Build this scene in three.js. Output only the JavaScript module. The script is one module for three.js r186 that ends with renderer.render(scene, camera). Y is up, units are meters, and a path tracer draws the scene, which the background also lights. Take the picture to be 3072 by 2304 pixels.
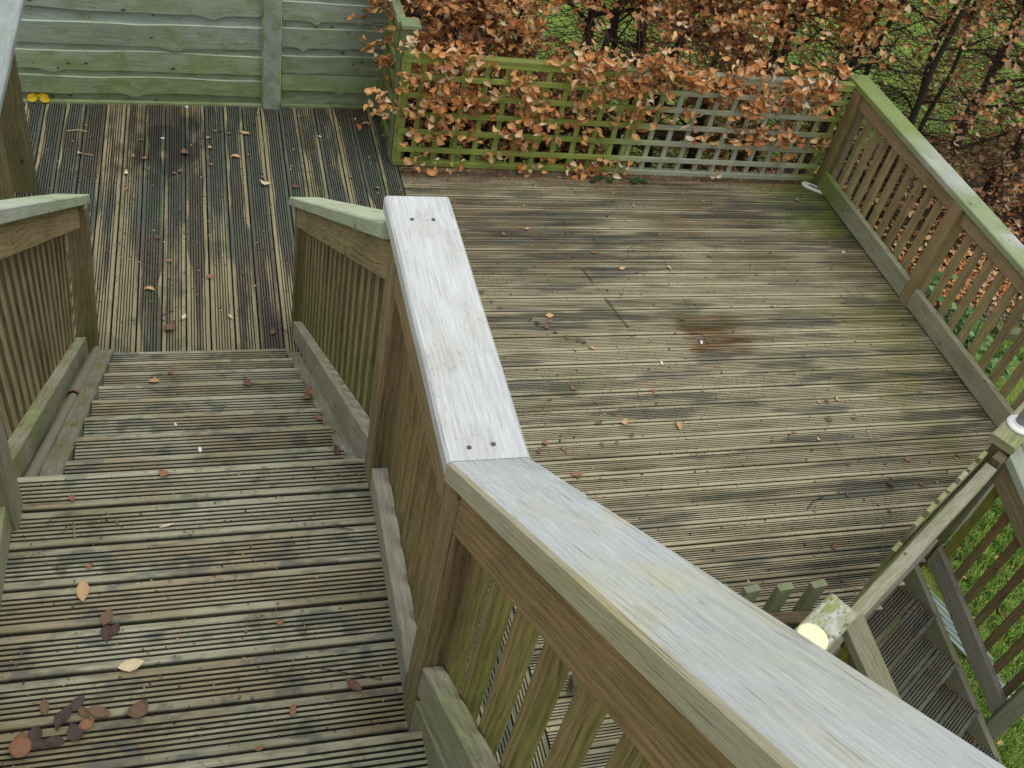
import * as THREE from 'three';
import { mergeGeometries } from 'three/addons/utils/BufferGeometryUtils.js';

// ---------------------------------------------------------------- camera, sky, sun, exposure
const scene = new THREE.Scene();
const camera = new THREE.PerspectiveCamera(42.0905, 4 / 3, 0.05, 200);
camera.position.set(0, 2.25, 0);
camera.rotation.set(-0.753672, -0.397447, 0.243966, 'YXZ');
camera.updateMatrixWorld();
const renderer = new THREE.WebGLRenderer({ antialias: true });
renderer.setSize(1024, 768);
renderer.toneMapping = THREE.LinearToneMapping;
renderer.toneMappingExposure = 1.0;
renderer.shadowMap.enabled = true;
{
  const w = 64, h = 32, d = new Float32Array(w * h * 4);
  for (let j = 0; j < h; j++) for (let i = 0; i < w; i++) {
    const el = Math.max(0, Math.sin(((j + 0.5) / h - 0.5) * Math.PI)), b = 0.5 + 0.8 * el, k = (j * w + i) * 4;
    d[k] = b * 0.975; d[k + 1] = b * 1.0; d[k + 2] = b * 1.0; d[k + 3] = 1;
  }
  const sky = new THREE.DataTexture(d, w, h, THREE.RGBAFormat, THREE.FloatType);
  sky.mapping = THREE.EquirectangularReflectionMapping; sky.magFilter = THREE.LinearFilter; sky.minFilter = THREE.LinearFilter; sky.needsUpdate = true;
  scene.background = sky; scene.environment = sky;
}
const sun = new THREE.DirectionalLight(new THREE.Color(1, 0.98, 0.9), 1.0);
sun.position.set(5, 14, 1.5); sun.target.position.set(1, -1.5, -3.5); sun.castShadow = true; sun.shadow.radius = 45;
Object.assign(sun.shadow.camera, { left: -9, right: 9, top: 9, bottom: -9, near: 1, far: 40 }); sun.shadow.mapSize.set(2048, 2048);
scene.add(sun, sun.target);

// ---------------------------------------------------------------- small helpers
let seed_ = 7;
const rnd = () => { seed_ |= 0; seed_ = seed_ + 0x6D2B79F5 | 0; let t = Math.imul(seed_ ^ seed_ >>> 15, 1 | seed_); t = t + Math.imul(t ^ t >>> 7, 61 | t) ^ t; return ((t ^ t >>> 14) >>> 0) / 4294967296; };
const rr = (a, b) => a + (b - a) * rnd();
const V = (x, y, z) => new THREE.Vector3(x, y, z);
const clamp = (x, a = 0, b = 1) => x < a ? a : x > b ? b : x;
const mix = (a, b, t) => a + (b - a) * t;
const sst = (a, b, x) => { const t = clamp((x - a) / (b - a)); return t * t * (3 - 2 * t); };
const TAB = new Float32Array(65536); for (let i = 0; i < 65536; i++) TAB[i] = rnd();
function n2(x, y, px = 256, py = 256) {                  // value noise 0..1, repeating after px by py
  let xi = Math.floor(x), yi = Math.floor(y); const fx = x - xi, fy = y - yi;
  const u = fx * fx * (3 - 2 * fx), v = fy * fy * (3 - 2 * fy);
  const x0 = ((xi % px) + px) % px & 255, x1 = (((xi + 1) % px) + px) % px & 255, y0 = (((yi % py) + py) % py & 255) << 8, y1 = ((((yi + 1) % py) + py) % py & 255) << 8;
  const a = TAB[y0 | x0], b = TAB[y0 | x1], c = TAB[y1 | x0], d = TAB[y1 | x1];
  return a + (b - a) * u + (c - a) * v + (a - b - c + d) * u * v;
}
const fb = (x, y, px, py) => 0.55 * n2(x, y, px, py) + 0.29 * n2(x * 2 + 17, y * 2 + 5, px * 2, py * 2) + 0.16 * n2(x * 4 + 31, y * 4 + 9, px * 4, py * 4);
const N = (x, y) => fb(x + 40, y + 40, 256, 256);
const toS = (v) => v <= 0.0031308 ? v * 12.92 * 255 : (1.055 * Math.pow(v, 1 / 2.4) - 0.055) * 255;
const toL = (s) => { s /= 255; return s <= 0.04045 ? s / 12.92 : Math.pow((s + 0.055) / 1.055, 2.4); };
const C3 = (r, g, b) => [toL(r), toL(g), toL(b)];
const m3 = (a, b, t) => [a[0] + (b[0] - a[0]) * t, a[1] + (b[1] - a[1]) * t, a[2] + (b[2] - a[2]) * t];
function tex(w, h, f, wantBump = true) {                 // f(i, j, out) fills out = [r, g, b, height] in linear values
  const d = new Uint8Array(w * h * 4), e = wantBump ? new Uint8Array(w * h * 4) : null, o = [0, 0, 0, 0];
  for (let j = 0; j < h; j++) for (let i = 0; i < w; i++) {
    f(i, j, o); const k = (j * w + i) * 4;
    d[k] = clamp(toS(o[0]), 0, 255); d[k + 1] = clamp(toS(o[1]), 0, 255); d[k + 2] = clamp(toS(o[2]), 0, 255); d[k + 3] = 255;
    if (e) { e[k] = e[k + 1] = e[k + 2] = clamp(o[3]) * 255; e[k + 3] = 255; }
  }
  const mk = (a, s) => { const t = new THREE.DataTexture(a, w, h, THREE.RGBAFormat); t.wrapS = t.wrapT = THREE.RepeatWrapping; t.magFilter = THREE.LinearFilter; t.minFilter = THREE.LinearMipmapLinearFilter; t.generateMipmaps = true; if (s) t.colorSpace = THREE.SRGBColorSpace; t.needsUpdate = true; return t; };
  return { map: mk(d, true), bumpMap: e ? mk(e, false) : null };
}
const WU = 1.6, WV = 0.4;                                // size in metres of one repeat of the sawn-wood textures
function woodTex(o) {
  const w = 1024, h = 512, kn = [];
  for (let i = 0; i < o.knots; i++) kn.push([rnd() * WU, rnd() * WV, rr(0.5, 1.2), rnd() < 0.5 ? 1 : -1]);
  return tex(w, h, (i, j, out) => {
    const u = i / w * WU, v = j / h * WV, U = i / w, Vv = j / h; let vv = v, kd = 0, ks = 0;
    for (const [ku, kv, s, sg] of kn) {
      let du = u - ku, dv = v - kv; if (du > WU / 2) du -= WU; if (du < -WU / 2) du += WU; if (dv > WV / 2) dv -= WV; if (dv < -WV / 2) dv += WV;
      if (Math.abs(du) > 0.22 || Math.abs(dv) > 0.1) continue;
      const r = Math.hypot(du / 1.5, dv) / (0.0085 * s);
      if (r < 1.6) kd = Math.max(kd, 1 - sst(0.7, 1.25, r)); if (r < 3) ks = Math.max(ks, 1 - r / 3);
      vv += Math.sign(dv || 1) * -0.012 * s * Math.exp(-(du * du) / 0.0025 - (dv * dv) / 0.0009);
    }
    const y = vv / WV;
    const rings = 0.5 + 0.5 * Math.sin(6.2832 * (y * o.rings + 2.4 * fb(U * 4, y * 5, 4, 5)));
    const f1 = n2(U * 24, y * 190, 24, 190), f2 = n2(U * 60, y * 256, 60, 256), f3 = n2(U * 200 + 9, y * 230 + 3, 200, 230), b1 = fb(U * 6, Vv * 4, 6, 4), b2 = fb(U * 14 + 3, Vv * 9 + 7, 14, 9);
    const g = clamp(0.18 + 0.25 * o.ringK * (rings - 0.5) + 0.38 * f1 + 0.25 * f2 + 0.16 * (f3 - 0.5) + 0.5 * (b1 - 0.5));
    let c = m3(o.dark, o.light, g);
    const crack = sst(o.crackAt, o.crackAt + 0.09, n2(U * 16 + 5, y * 230 + 11, 16, 230)) * sst(0.35, 0.6, b2);
    c = m3(c, o.crack, crack * o.crackK);
    if (o.tint) c = m3(c, o.tint, o.tintK * sst(o.tintAt, o.tintAt + 0.28, b2 * 0.6 + b1 * 0.4));
    if (o.spots) c = m3(c, o.spot, o.spots * sst(0.78, 0.88, n2(U * 170, Vv * 60, 170, 60)) * sst(0.4, 0.65, b2));
    c = m3(c, o.knot, kd * 0.85 + ks * 0.15);
    out[0] = c[0]; out[1] = c[1]; out[2] = c[2]; out[3] = clamp(0.35 + 0.5 * (f1 * 0.6 + f2 * 0.4) - 0.5 * crack + 0.12 * rings - 0.2 * kd);
  });
}
const M = {};
function mat(t, o = {}) {
  const m = new THREE.MeshStandardMaterial({ map: t.map, roughness: o.rough ?? 0.86, vertexColors: true, color: o.color ?? 0xffffff });
  if (t.bumpMap) { m.bumpMap = t.bumpMap; m.bumpScale = o.bump ?? 0.0012; }
  return m;
}
const tCap = woodTex({ knots: 6, rings: 22, ringK: 0.35, dark: C3(158, 160, 161), light: C3(212, 214, 216), crack: C3(128, 126, 124), crackK: 0.4, crackAt: 0.76, tint: C3(172, 172, 160), tintK: 0.45, tintAt: 0.5, spots: 0.25, spot: C3(128, 128, 122), knot: C3(104, 106, 92) });
const tCap2 = woodTex({ knots: 3, rings: 34, ringK: 0.22, dark: C3(148, 152, 153), light: C3(196, 200, 202), crack: C3(112, 112, 110), crackK: 0.6, crackAt: 0.79, tint: C3(184, 182, 148), tintK: 0.4, tintAt: 0.52, spots: 0.12, spot: C3(136, 136, 128), knot: C3(132, 130, 116) });
const tBrown = woodTex({ knots: 4, rings: 20, ringK: 1.0, dark: C3(92, 78, 54), light: C3(168, 150, 116), crack: C3(58, 46, 32), crackK: 0.5, crackAt: 0.74, tint: C3(104, 102, 70), tintK: 0.35, tintAt: 0.5, spots: 0.15, spot: C3(150, 150, 140), knot: C3(76, 54, 34) });
const tGrey = woodTex({ knots: 4, rings: 18, ringK: 0.6, dark: C3(116, 110, 94), light: C3(182, 177, 162), crack: C3(72, 68, 58), crackK: 0.4, crackAt: 0.76, tint: C3(122, 130, 88), tintK: 0.4, tintAt: 0.5, spots: 0.35, spot: C3(92, 92, 82), knot: C3(92, 84, 66) });
const tGreen = woodTex({ knots: 3, rings: 16, ringK: 0.4, dark: C3(132, 134, 116), light: C3(190, 192, 176), crack: C3(84, 86, 70), crackK: 0.3, crackAt: 0.76, tint: C3(150, 156, 116), tintK: 0.4, tintAt: 0.46, spots: 0.3, spot: C3(100, 102, 86), knot: C3(96, 94, 70) });
const tFence = woodTex({ knots: 9, rings: 14, ringK: 0.4, dark: C3(108, 118, 106), light: C3(170, 178, 166), crack: C3(222, 222, 200), crackK: 0.85, crackAt: 0.86, tint: C3(116, 128, 88), tintK: 0.6, tintAt: 0.46, spots: 0.5, spot: C3(68, 72, 60), knot: C3(70, 74, 54) });
M.cap = mat(tCap); M.cap2 = mat(tCap2); M.brown = mat(tBrown); M.grey = mat(tGrey); M.green = mat(tGreen); M.fence = mat(tFence);
{
  const t = tex(512, 512, (i, j, o) => {
    const u = i / 512, v = j / 512, a = fb(u * 6, v * 6, 6, 6), b = n2(u * 180, v * 180, 180, 180), g = clamp(0.35 + 0.5 * (a - 0.5) + 0.5 * (b - 0.5) + 0.2);
    let c = m3(C3(108, 114, 104), C3(176, 180, 172), g); c = m3(c, C3(106, 122, 78), 0.5 * sst(0.5, 0.75, fb(u * 9 + 2, v * 9, 9, 9)));
    o[0] = c[0]; o[1] = c[1]; o[2] = c[2]; o[3] = b;
  });
  M.concrete = mat(t, { rough: 0.95, bump: 0.002 });
}
function numbered(n) { const c = (numbered.c ??= {}); c[n] = (c[n] ?? 0) + 1; return c[n] === 1 ? n : n + '_' + String(c[n] - 1).padStart(3, '0'); }
function group(name, label, category, grp, kind) {
  const o = new THREE.Group(); o.name = numbered(name); tag(o, label, category, grp, kind); scene.add(o); return o;
}
function tag(o, label, category, grp, kind) { o.userData = {}; if (label) o.userData.label = label; if (category) o.userData.category = category; if (grp) o.userData.group = grp; if (kind) o.userData.kind = kind; return o; }
function mesh(name, geo, m, parent) {
  const o = new THREE.Mesh(geo, m); if (parent) { const k = parent.userData.nn ??= {}; k[name] = (k[name] ?? 0) + 1; o.name = k[name] === 1 ? name : name + '_' + String(k[name] - 1).padStart(3, '0'); parent.add(o); } else { o.name = numbered(name); scene.add(o); }
  o.castShadow = o.receiveShadow = true; return o;
}
// ---------------------------------------------------------------- timber: a bevelled bar from a to b
function barGeo(a, b, w, h, o = {}) {
  const dir = b.clone().sub(a), L = dir.length(); dir.normalize();
  const upHint = o.up ?? (Math.abs(dir.y) > 0.95 ? V(0, 0, 1) : V(0, 1, 0));
  const side = dir.clone().cross(upHint).normalize(), up = o.plumb ? V(0, 1, 0) : side.clone().cross(dir).normalize();
  const c = o.c ?? Math.min(w, h) * 0.07, x = w / 2, y = h / 2;
  const S = [[x, -y + c], [x, y - c], [x - c, y], [-x + c, y], [-x, y - c], [-x, -y + c], [-x + c, -y], [x - c, -y]];
  const n = o.segs ?? Math.max(1, Math.round(L / 0.18)), P = [], NN = [], UV = [], CO = [], u0 = o.u0 ?? rnd() * WU, v0 = rnd() * WV, col = o.col ?? (() => [1, 1, 1]);
  const tone = o.tone ?? rr(0.86, 1.06), wob = o.wob ?? 0.0012, wo = rnd() * 90;
  const pt = (k, s) => { const f = k / n, p = a.clone().addScaledVector(dir, L * f), q = wob * (n2(f * L * 5 + wo, s[0] * 3 + s[1] * 7, 256, 256) - 0.5); return p.addScaledVector(side, s[0] + q).addScaledVector(up, s[1] + q); };
  const push = (p, nn, u, v) => { P.push(p.x, p.y, p.z); NN.push(nn.x, nn.y, nn.z); UV.push(u / WU, v / WV); const q = col(p, nn, u - u0, L); CO.push(q[0] * tone, q[1] * tone, q[2] * tone); };
  let per = 0;
  for (let e = 0; e < 8; e++) {
    const s0 = S[e], s1 = S[(e + 1) % 8], l = Math.hypot(s1[0] - s0[0], s1[1] - s0[1]);
    const nn = side.clone().multiplyScalar(s1[1] - s0[1]).addScaledVector(up, -(s1[0] - s0[0])).normalize();
    for (let k = 0; k < n; k++) {
      const p00 = pt(k, s0), p10 = pt(k + 1, s0), p01 = pt(k, s1), p11 = pt(k + 1, s1), ua = u0 + L * k / n, ub = u0 + L * (k + 1) / n, va = v0 + per, vb = v0 + per + l;
      push(p00, nn, ua, va); push(p11, nn, ub, vb); push(p01, nn, ua, vb); push(p00, nn, ua, va); push(p10, nn, ub, va); push(p11, nn, ub, vb);
    }
    per += l;
  }
  for (const [k, sg] of [[0, -1], [n, 1]]) {
    const nn = dir.clone().multiplyScalar(sg);
    for (let e = 1; e < 7; e++) { const T = sg > 0 ? [0, e + 1, e] : [0, e, e + 1]; for (const q of T) push(pt(k, S[q]), nn, u0 + S[q][0] * 0.3, v0 + S[q][1]); }
  }
  return bufGeo(P, NN, UV, CO);
}
function bufGeo(P, NN, UV, CO) {
  const g = new THREE.BufferGeometry();
  g.setAttribute('position', new THREE.Float32BufferAttribute(P, 3)); if (NN) g.setAttribute('normal', new THREE.Float32BufferAttribute(NN, 3)); else g.computeVertexNormals();
  g.setAttribute('uv', new THREE.Float32BufferAttribute(UV, 2)); g.setAttribute('color', new THREE.Float32BufferAttribute(CO, 3)); return g;
}
const bar = (name, parent, m, a, b, w, h, o) => mesh(name, barGeo(a, b, w, h, o), m, parent);
// algae: green film that thickens towards a timber's foot (y0) in patches; warm: reddish brown heartwood near the top
const algae = (y0, y1, k = 1, warm = 0) => (p) => {
  const t = clamp((p.y - y0) / (y1 - y0)), a = clamp(k * (1 - t) * (0.35 + 1.1 * N(p.x * 5 + p.y * 2, p.z * 5 + p.y * 3))), w = warm * t;
  return [mix(mix(1, 0.62, a), 1.04, w), mix(mix(1, 0.92, a), 0.82, w), mix(mix(1, 0.36, a), 0.62, w)];
};
const film = (k, s = 3) => (p) => { const a = clamp(k * sst(0.38, 0.68, N(p.x * s + 7, p.z * s + p.y * s))); return [mix(1, 0.72, a), mix(1, 0.86, a), mix(1, 0.42, a)]; };
// painted light and shade: open side (x sign sg) brighter, other faces darker
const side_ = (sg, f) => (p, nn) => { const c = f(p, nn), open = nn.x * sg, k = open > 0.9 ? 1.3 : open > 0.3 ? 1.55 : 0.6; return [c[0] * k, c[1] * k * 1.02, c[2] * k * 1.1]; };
// ---------------------------------------------------------------- grooved decking boards
function deckProfile(w, t = 0.026) {                     // across the board: [x, y, dirt]
  const lip = 0.0205, n = 6, gw = 0.0063, p = (w - 2 * lip - gw) / (n - 1), pts = [[-w / 2, -t, 1], [-w / 2, -0.003, 0.75], [-w / 2 + 0.003, 0, 0]];
  for (let i = 0; i < n; i++) { const x = -w / 2 + lip + gw / 2 + i * p; pts.push([x - gw / 2, 0, 0], [x - gw * 0.46, -0.002, 0.9], [x - gw * 0.3, -0.0075, 1], [x + gw * 0.3, -0.0075, 1], [x + gw * 0.46, -0.002, 0.9], [x + gw / 2, 0, 0]); }
  pts.push([w / 2 - 0.003, 0, 0], [w / 2, -0.003, 0.75], [w / 2, -t, 1]); return pts;
}
function deckBoardGeo(len, w, uvf, dirtK = 1, wearTone) {          // along local x, centred, top at y = 0; uvf(x, z) gives texture coordinates
  const pr = deckProfile(w), P = [], NN = [], UV = [], CO = [], ns = Math.max(1, Math.round(len / 0.5));
  const put = (x, q, nn) => { P.push(x, q[1], q[0]); NN.push(...nn); const uv = uvf(x, q[0]); UV.push(uv[0], uv[1]); const d = (1 - q[2] * 0.86 * dirtK) * (wearTone ? wearTone(q[0]) : 1); CO.push(d, d, d); };
  for (let i = 0; i < pr.length - 1; i++) {
    const a = pr[i], b = pr[i + 1], dz = b[0] - a[0], dy = b[1] - a[1], l = Math.hypot(dz, dy), nn = [0, dz / l, -dy / l];
    for (let s = 0; s < ns; s++) { const x0 = -len / 2 + len * s / ns, x1 = -len / 2 + len * (s + 1) / ns; put(x0, a, nn); put(x0, b, nn); put(x1, b, nn); put(x0, a, nn); put(x1, b, nn); put(x1, a, nn); }
  }
  for (const sg of [-1, 1]) for (let i = 0; i < pr.length - 1; i++) {
    const a = pr[i], b = pr[i + 1], x = sg * len / 2, nn = [sg, 0, 0], c0 = [a[0], -0.026, 0.3], c1 = [b[0], -0.026, 0.3], A = [a[0], a[1], 0.2], B = [b[0], b[1], 0.2];
    for (const q of sg > 0 ? [A, B, c1, A, c1, c0] : [A, c1, B, A, c0, c1]) put(x, q, nn);
  }
  return bufGeo(P, NN, UV, CO);
}
// ================================================================ the setting: lower deck (two board directions), landing
const D = -1.575, LAWN = -2.48;
const EX = 1.252, PA = 0.128, PB = 0.1192;               // the joint between both directions of board, board pitches
function specks(u, v) { return sst(0.8, 0.9, n2(u * 150 + 3, v * 150, 256, 256)) * sst(0.4, 0.6, N(u * 3, v * 3)); }
const tDA = (() => {                                     // x -1.8 .. 1.252, z -6.75 .. -0.7
  const x0 = EX - 24 * PA, LX = 24 * PA, z0 = -6.76, LZ = 6.06, w = 2048, h = 2048, bt = [...Array(24)].map(() => [rnd(), rnd(), rnd(), rnd()]);
  const t = tex(w, h, (i, j, o) => {
    const x = x0 + (i + 0.5) / w * LX, z = z0 + (j + 0.5) / h * LZ, bi = Math.min(23, Math.floor((x - x0) / PA)), q = (x - x0) / PA - bi, b = bt[bi], zz = z + bi * 13.7;
    const g = n2(x * 420, zz * 5) * 0.5 + n2(x * 240 + 9, zz * 12) * 0.3 + n2(x * 700, zz * 40) * 0.2;
    const far = sst(-4.3, -5.5, z), e1 = 0.04 + 0.34 * sst(0.35, 0.7, N(zz * 1.3, bi * 3.1)), e2 = 0.04 + 0.3 * sst(0.4, 0.7, N(zz * 1.4 + 30, bi * 5.7));
    const tanL = (1 - sst(e1 * 0.75, e1 * 1.25, q)) * (b[1] > 0.3 ? 1 : 0.25), tanR = (1 - sst(e2 * 0.75, e2 * 1.25, 1 - q)) * (b[2] > 0.5 ? 0.9 : 0.2);
    const strk = N(x * 22 + bi * 7, zz * 0.7), st2 = N(x * 60, zz * 1.6);
    let dk = clamp(0.06 + 1.1 * (b[0] - 0.35) + 0.5 * far + 1.5 * (strk - 0.42) + 0.9 * (st2 - 0.5) + 0.9 * (N(bi * 4.7 + q * 0.8, z * 0.8) - 0.42) + 0.8 * (N(x * 11 + 3, z * 5) - 0.5));
    dk = clamp(dk * (1 - 0.85 * Math.max(tanL, tanR)) - 0.1 * Math.max(tanL, tanR));
    const tan = m3(C3(112, 102, 76), C3(172, 162, 128), g), cold = m3(C3(50, 54, 48), C3(102, 108, 96), g), warm = m3(C3(56, 50, 42), C3(106, 96, 80), g);
    let c = m3(tan, m3(cold, warm, sst(0.42, 0.66, N(x * 1.7 + 20, z * 1.3 + 4) + 0.3 * (b[3] - 0.5))), sst(0.12, 0.62, dk));
    c = m3(c, C3(36, 27, 25), 0.62 * sst(0.34, 0.14, Math.hypot((x + 0.24) / 0.8, (z + 6.05) / 1.3) + 0.7 * (N(x * 7, z * 5) - 0.5)));
    c = m3(c, C3(64, 86, 48), 0.4 * sst(0.64, 0.78, N(x * 9 + 31, z * 6 + 2)));
    c = m3(c, C3(150, 140, 110), 0.4 * specks(x, z)); c = m3(c, C3(24, 22, 20), 0.7 * specks(x + 5, z + 3));
    o[0] = c[0]; o[1] = c[1]; o[2] = c[2]; o[3] = clamp(0.3 + 0.6 * g);
  });
  t.uv = (x, z) => [(x - x0) / LX, (z - z0) / LZ]; return t;
})();
const tDB = (() => {                                     // x 1.252 .. 4.76, z -6.0 .. -0.7
  const x0 = EX, LX = 3.6, z0 = -6.0, LZ = 45 * PB, w = 2048, h = 2048, bt = [...Array(46)].map(() => [rnd(), rnd(), rnd(), rnd()]);
  const t = tex(w, h, (i, j, o) => {
    const x = x0 + (i + 0.5) / w * LX, z = z0 + (j + 0.5) / h * LZ, bi = Math.floor((z - z0) / PB), q = (z - z0) / PB - bi, b = bt[bi], xx = x + bi * 11.3;
    const g = n2(xx * 5, z * 420) * 0.5 + n2(xx * 11, z * 240 + 9) * 0.3 + n2(xx * 34, z * 600) * 0.2;
    const far = sst(-4.3, -5.2, z), ef = Math.min(q, 1 - q), strk = n2(xx * 1.6, z * 90) * 0.6 + n2(xx * 3.7, z * 160) * 0.4;
    let dk = clamp(0.02 + 0.42 * (b[0] - 0.4) + 0.1 * far + 0.6 * (N(x * 0.9, z * 1.6) - 0.42) + 0.8 * (N(xx * 2.0, z * 40) - 0.48) + 0.5 * (strk - 0.5) + 0.45 * (N(xx * 4, z * 22 + 7) - 0.5));
    dk = clamp(dk - 0.5 * (b[1] > 0.5 ? 1 - sst(0.08, 0.2, q) : 1 - sst(0.06, 0.18, 1 - q)) * sst(0.38, 0.58, N(xx * 0.9, bi * 5.2)));
    const tan = m3(C3(140, 132, 102), C3(202, 193, 160), g), brown = m3(C3(98, 91, 68), C3(150, 140, 110), g), dark = m3(C3(66, 71, 64), C3(108, 113, 101), g);
    let c = m3(tan, brown, sst(0.0, 0.42, dk)); c = m3(c, dark, sst(0.3, 0.75, dk));
    c = m3(c, m3(C3(100, 82, 58), C3(142, 120, 88), g), 0.5 * far * sst(0.35, 0.65, N(x * 2.2 + 9, z * 3)));
    const gr = sst(3.6, 4.4, x) * sst(0.42, 0.62, N(x * 3 + 3, z * 3)); c = m3(c, m3(C3(96, 100, 34), C3(160, 154, 70), g), 0.55 * gr);
    c = m3(c, m3(C3(64, 86, 30), C3(110, 130, 52), g), 0.8 * sst(0.62, 0.2, Math.hypot((x - 4.55) / 1.2, (z + 5.5)) + 0.3 * (N(x * 9, z * 9) - 0.5)));
    c = m3(c, m3(C3(84, 62, 34), C3(128, 100, 60), g), 0.95 * sst(2.7, 2.86, x + 0.25 * (N(xx * 5, z * 30) - 0.5)) * sst(3.32, 3.1, x + 0.25 * (N(xx * 5 + 7, z * 30) - 0.5)) * sst(-4.37, -4.25, z) * sst(-3.88, -4.0, z) * (0.35 + 1.1 * N(x * 5, z * 26)));
    const ln = Math.abs((x - 2.29) * 0.974 - (z + 4.79) * 0.227), al = (x - 2.29) * 0.227 + (z + 4.79) * 0.974; c = m3(c, C3(62, 66, 44), 0.75 * sst(0.016, 0.005, ln) * sst(-0.02, 0.02, al) * sst(0.8, 0.66, al) * sst(0.28, 0.45, N(al * 14, 3)));
    c = m3(c, C3(48, 58, 60), 0.55 * sst(0.55, 0.72, N(x * 2.4 + 61, z * 13 + 5)));
    c = m3(c, C3(92, 98, 52), 0.35 * sst(0.6, 0.76, N(x * 3 + 31, z * 9 + 2)));
    c = m3(c, C3(120, 72, 40), 0.7 * sst(0.24, 0.0, z + 5.9 + 0.12 * (N(x * 8, 3) - 0.5)) * sst(0.35, 0.6, n2(x * 60, z * 60)));
    c = m3(c, C3(150, 96, 60), 0.5 * specks(x + 2, z)); c = m3(c, C3(28, 26, 22), 0.65 * specks(x + 5, z + 3));
    o[0] = c[0]; o[1] = c[1]; o[2] = c[2]; o[3] = clamp(0.3 + 0.6 * g);
  });
  t.uv = (x, z) => [(x - x0) / LX, (z - z0) / LZ]; return t;
})();
const tLA = (() => {                                     // landing and stair treads: u along the board (1.2 m), v across boards (8 boards)
  const w = 1536, h = 1024, bt = [...Array(8)].map(() => [rnd(), rnd(), rnd()]);
  return tex(w, h, (i, j, o) => {
    const U = i / w, Q = j / h * 8, bi = Math.floor(Q), x = U * 1.2, z = Q * 0.12, b = bt[bi];
    const g = n2(U * 5, Q * 32, 5, 256) * 0.4 + n2(U * 20 + 4, Q * 30, 20, 240) * 0.35 + n2(U * 60, Q * 60, 60, 480) * 0.25;
    const a = fb(U * 4 + bi * 0.37 * 4, Q * 0.5 + 3, 4, 4), p = fb(U * 9, Q * 1 + 5, 9, 8);
    let c = m3(C3(124, 123, 102), C3(186, 184, 160), clamp(g + 0.22 * (b[0] - 0.5)));
    c = m3(c, m3(C3(104, 84, 52), C3(150, 128, 88), g), 0.5 * sst(0.45, 0.7, a));
    c = m3(c, m3(C3(64, 70, 72), C3(104, 110, 108), g), 0.6 * sst(0.6, 0.74, fb(U * 16, Q * 3 + 5, 16, 24)));
    c = m3(c, C3(112, 116, 80), 0.3 * sst(0.55, 0.75, fb(U * 6 + 2, Q + 1, 6, 8)));
    c = m3(c, C3(70, 60, 46), 0.35 * sst(0.6, 0.8, fb(U * 20, Q * 6, 20, 48)));
    c = m3(c, C3(44, 42, 38), 0.35 * sst(0.87, 0.93, n2(U * 160, Q * 20, 160, 160)));
    o[0] = c[0]; o[1] = c[1]; o[2] = c[2]; o[3] = clamp(0.3 + 0.6 * g);
  });
})();
M.deckA = mat(tDA, { rough: 0.72, bump: 0.0008 }); M.deckB = mat(tDB, { rough: 0.75, bump: 0.0008, color: new THREE.Color(0.93, 0.925, 0.95) }); M.tread = mat(tLA, { rough: 0.8, bump: 0.0008 });
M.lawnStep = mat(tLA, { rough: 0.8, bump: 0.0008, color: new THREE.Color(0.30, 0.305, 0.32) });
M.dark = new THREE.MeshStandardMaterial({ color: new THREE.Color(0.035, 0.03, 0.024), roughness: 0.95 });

const deck = group('lower_deck', 'weathered grooved timber deck with boards laid in two directions below the stairs', 'deck', null, 'structure');
for (let i = 0; i < 30; i++) {                           // boards that run away from the house
  const xc = EX - (i + 0.5) * PA, za = -6.72, zb = -0.8, len = zb - za, zc = (za + zb) / 2, yj = rr(-0.0015, 0.0015);
  const m = mesh('decking_board', deckBoardGeo(len, PA - 0.006 - rr(0, 0.0015), (lx, lz) => tDA.uv(xc + lz, zc - lx), 1), M.deckA, deck);
  m.position.set(xc, D + yj, zc); m.rotation.y = Math.PI / 2;   // local x -> -z, local z -> x
}
const diagZ = (x) => -2.24 - 0.602 * (x - 3.287);        // the slanted edge of the deck at the garden steps
for (let i = 0; i < 44; i++) {                           // boards that run across
  const zc = -3.066 - 24 * PB + (i + 0.5) * PB; if (zc > -0.8) break;
  let xb = 4.56; const xd = 3.287 - (zc + 0.062 + 2.22) / 0.602; if (zc > -3.0) xb = Math.min(xb, xd); if (xb < EX + 0.3) break;
  const cut = rnd() < 0.4 && xb > 3.6 ? [EX + 0.004, 2.9 + (rnd() < 0.5 ? -0.6 : 0.002), xb] : [EX + 0.004, xb];
  for (let q = 0; q + 1 < cut.length; q++) {
    const len = cut[q + 1] - cut[q] - 0.003, xc = cut[q] + len / 2 + 0.001, m = mesh('decking_board', deckBoardGeo(len, PB - 0.006 - rr(0, 0.0015), (lx, lz) => tDB.uv(xc + lx, zc + lz), 1), M.deckB, deck);
    m.position.set(xc, D + rr(-0.0018, 0.0018), zc);
  }
}
for (const [a, b] of [[V(-1.5, D - 0.09, -6.69), V(4.55, D - 0.09, -6.69)], [V(EX - 0.03, D - 0.09, -6.7), V(EX - 0.03, D - 0.09, -0.8)], [V(EX + 0.03, D - 0.09, -5.93), V(4.56, D - 0.09, -5.93)], [V(4.53, D - 0.09, -5.95), V(4.53, D - 0.09, -3.0)], [V(0.2, D - 0.09, -6.7), V(0.2, D - 0.09, -0.8)], [V(2.9, D - 0.09, -5.93), V(2.9, D - 0.09, -2.05)]]) bar('joist', deck, M.brown, a, b, 0.045, 0.12, { tone: 0.55 });

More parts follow.
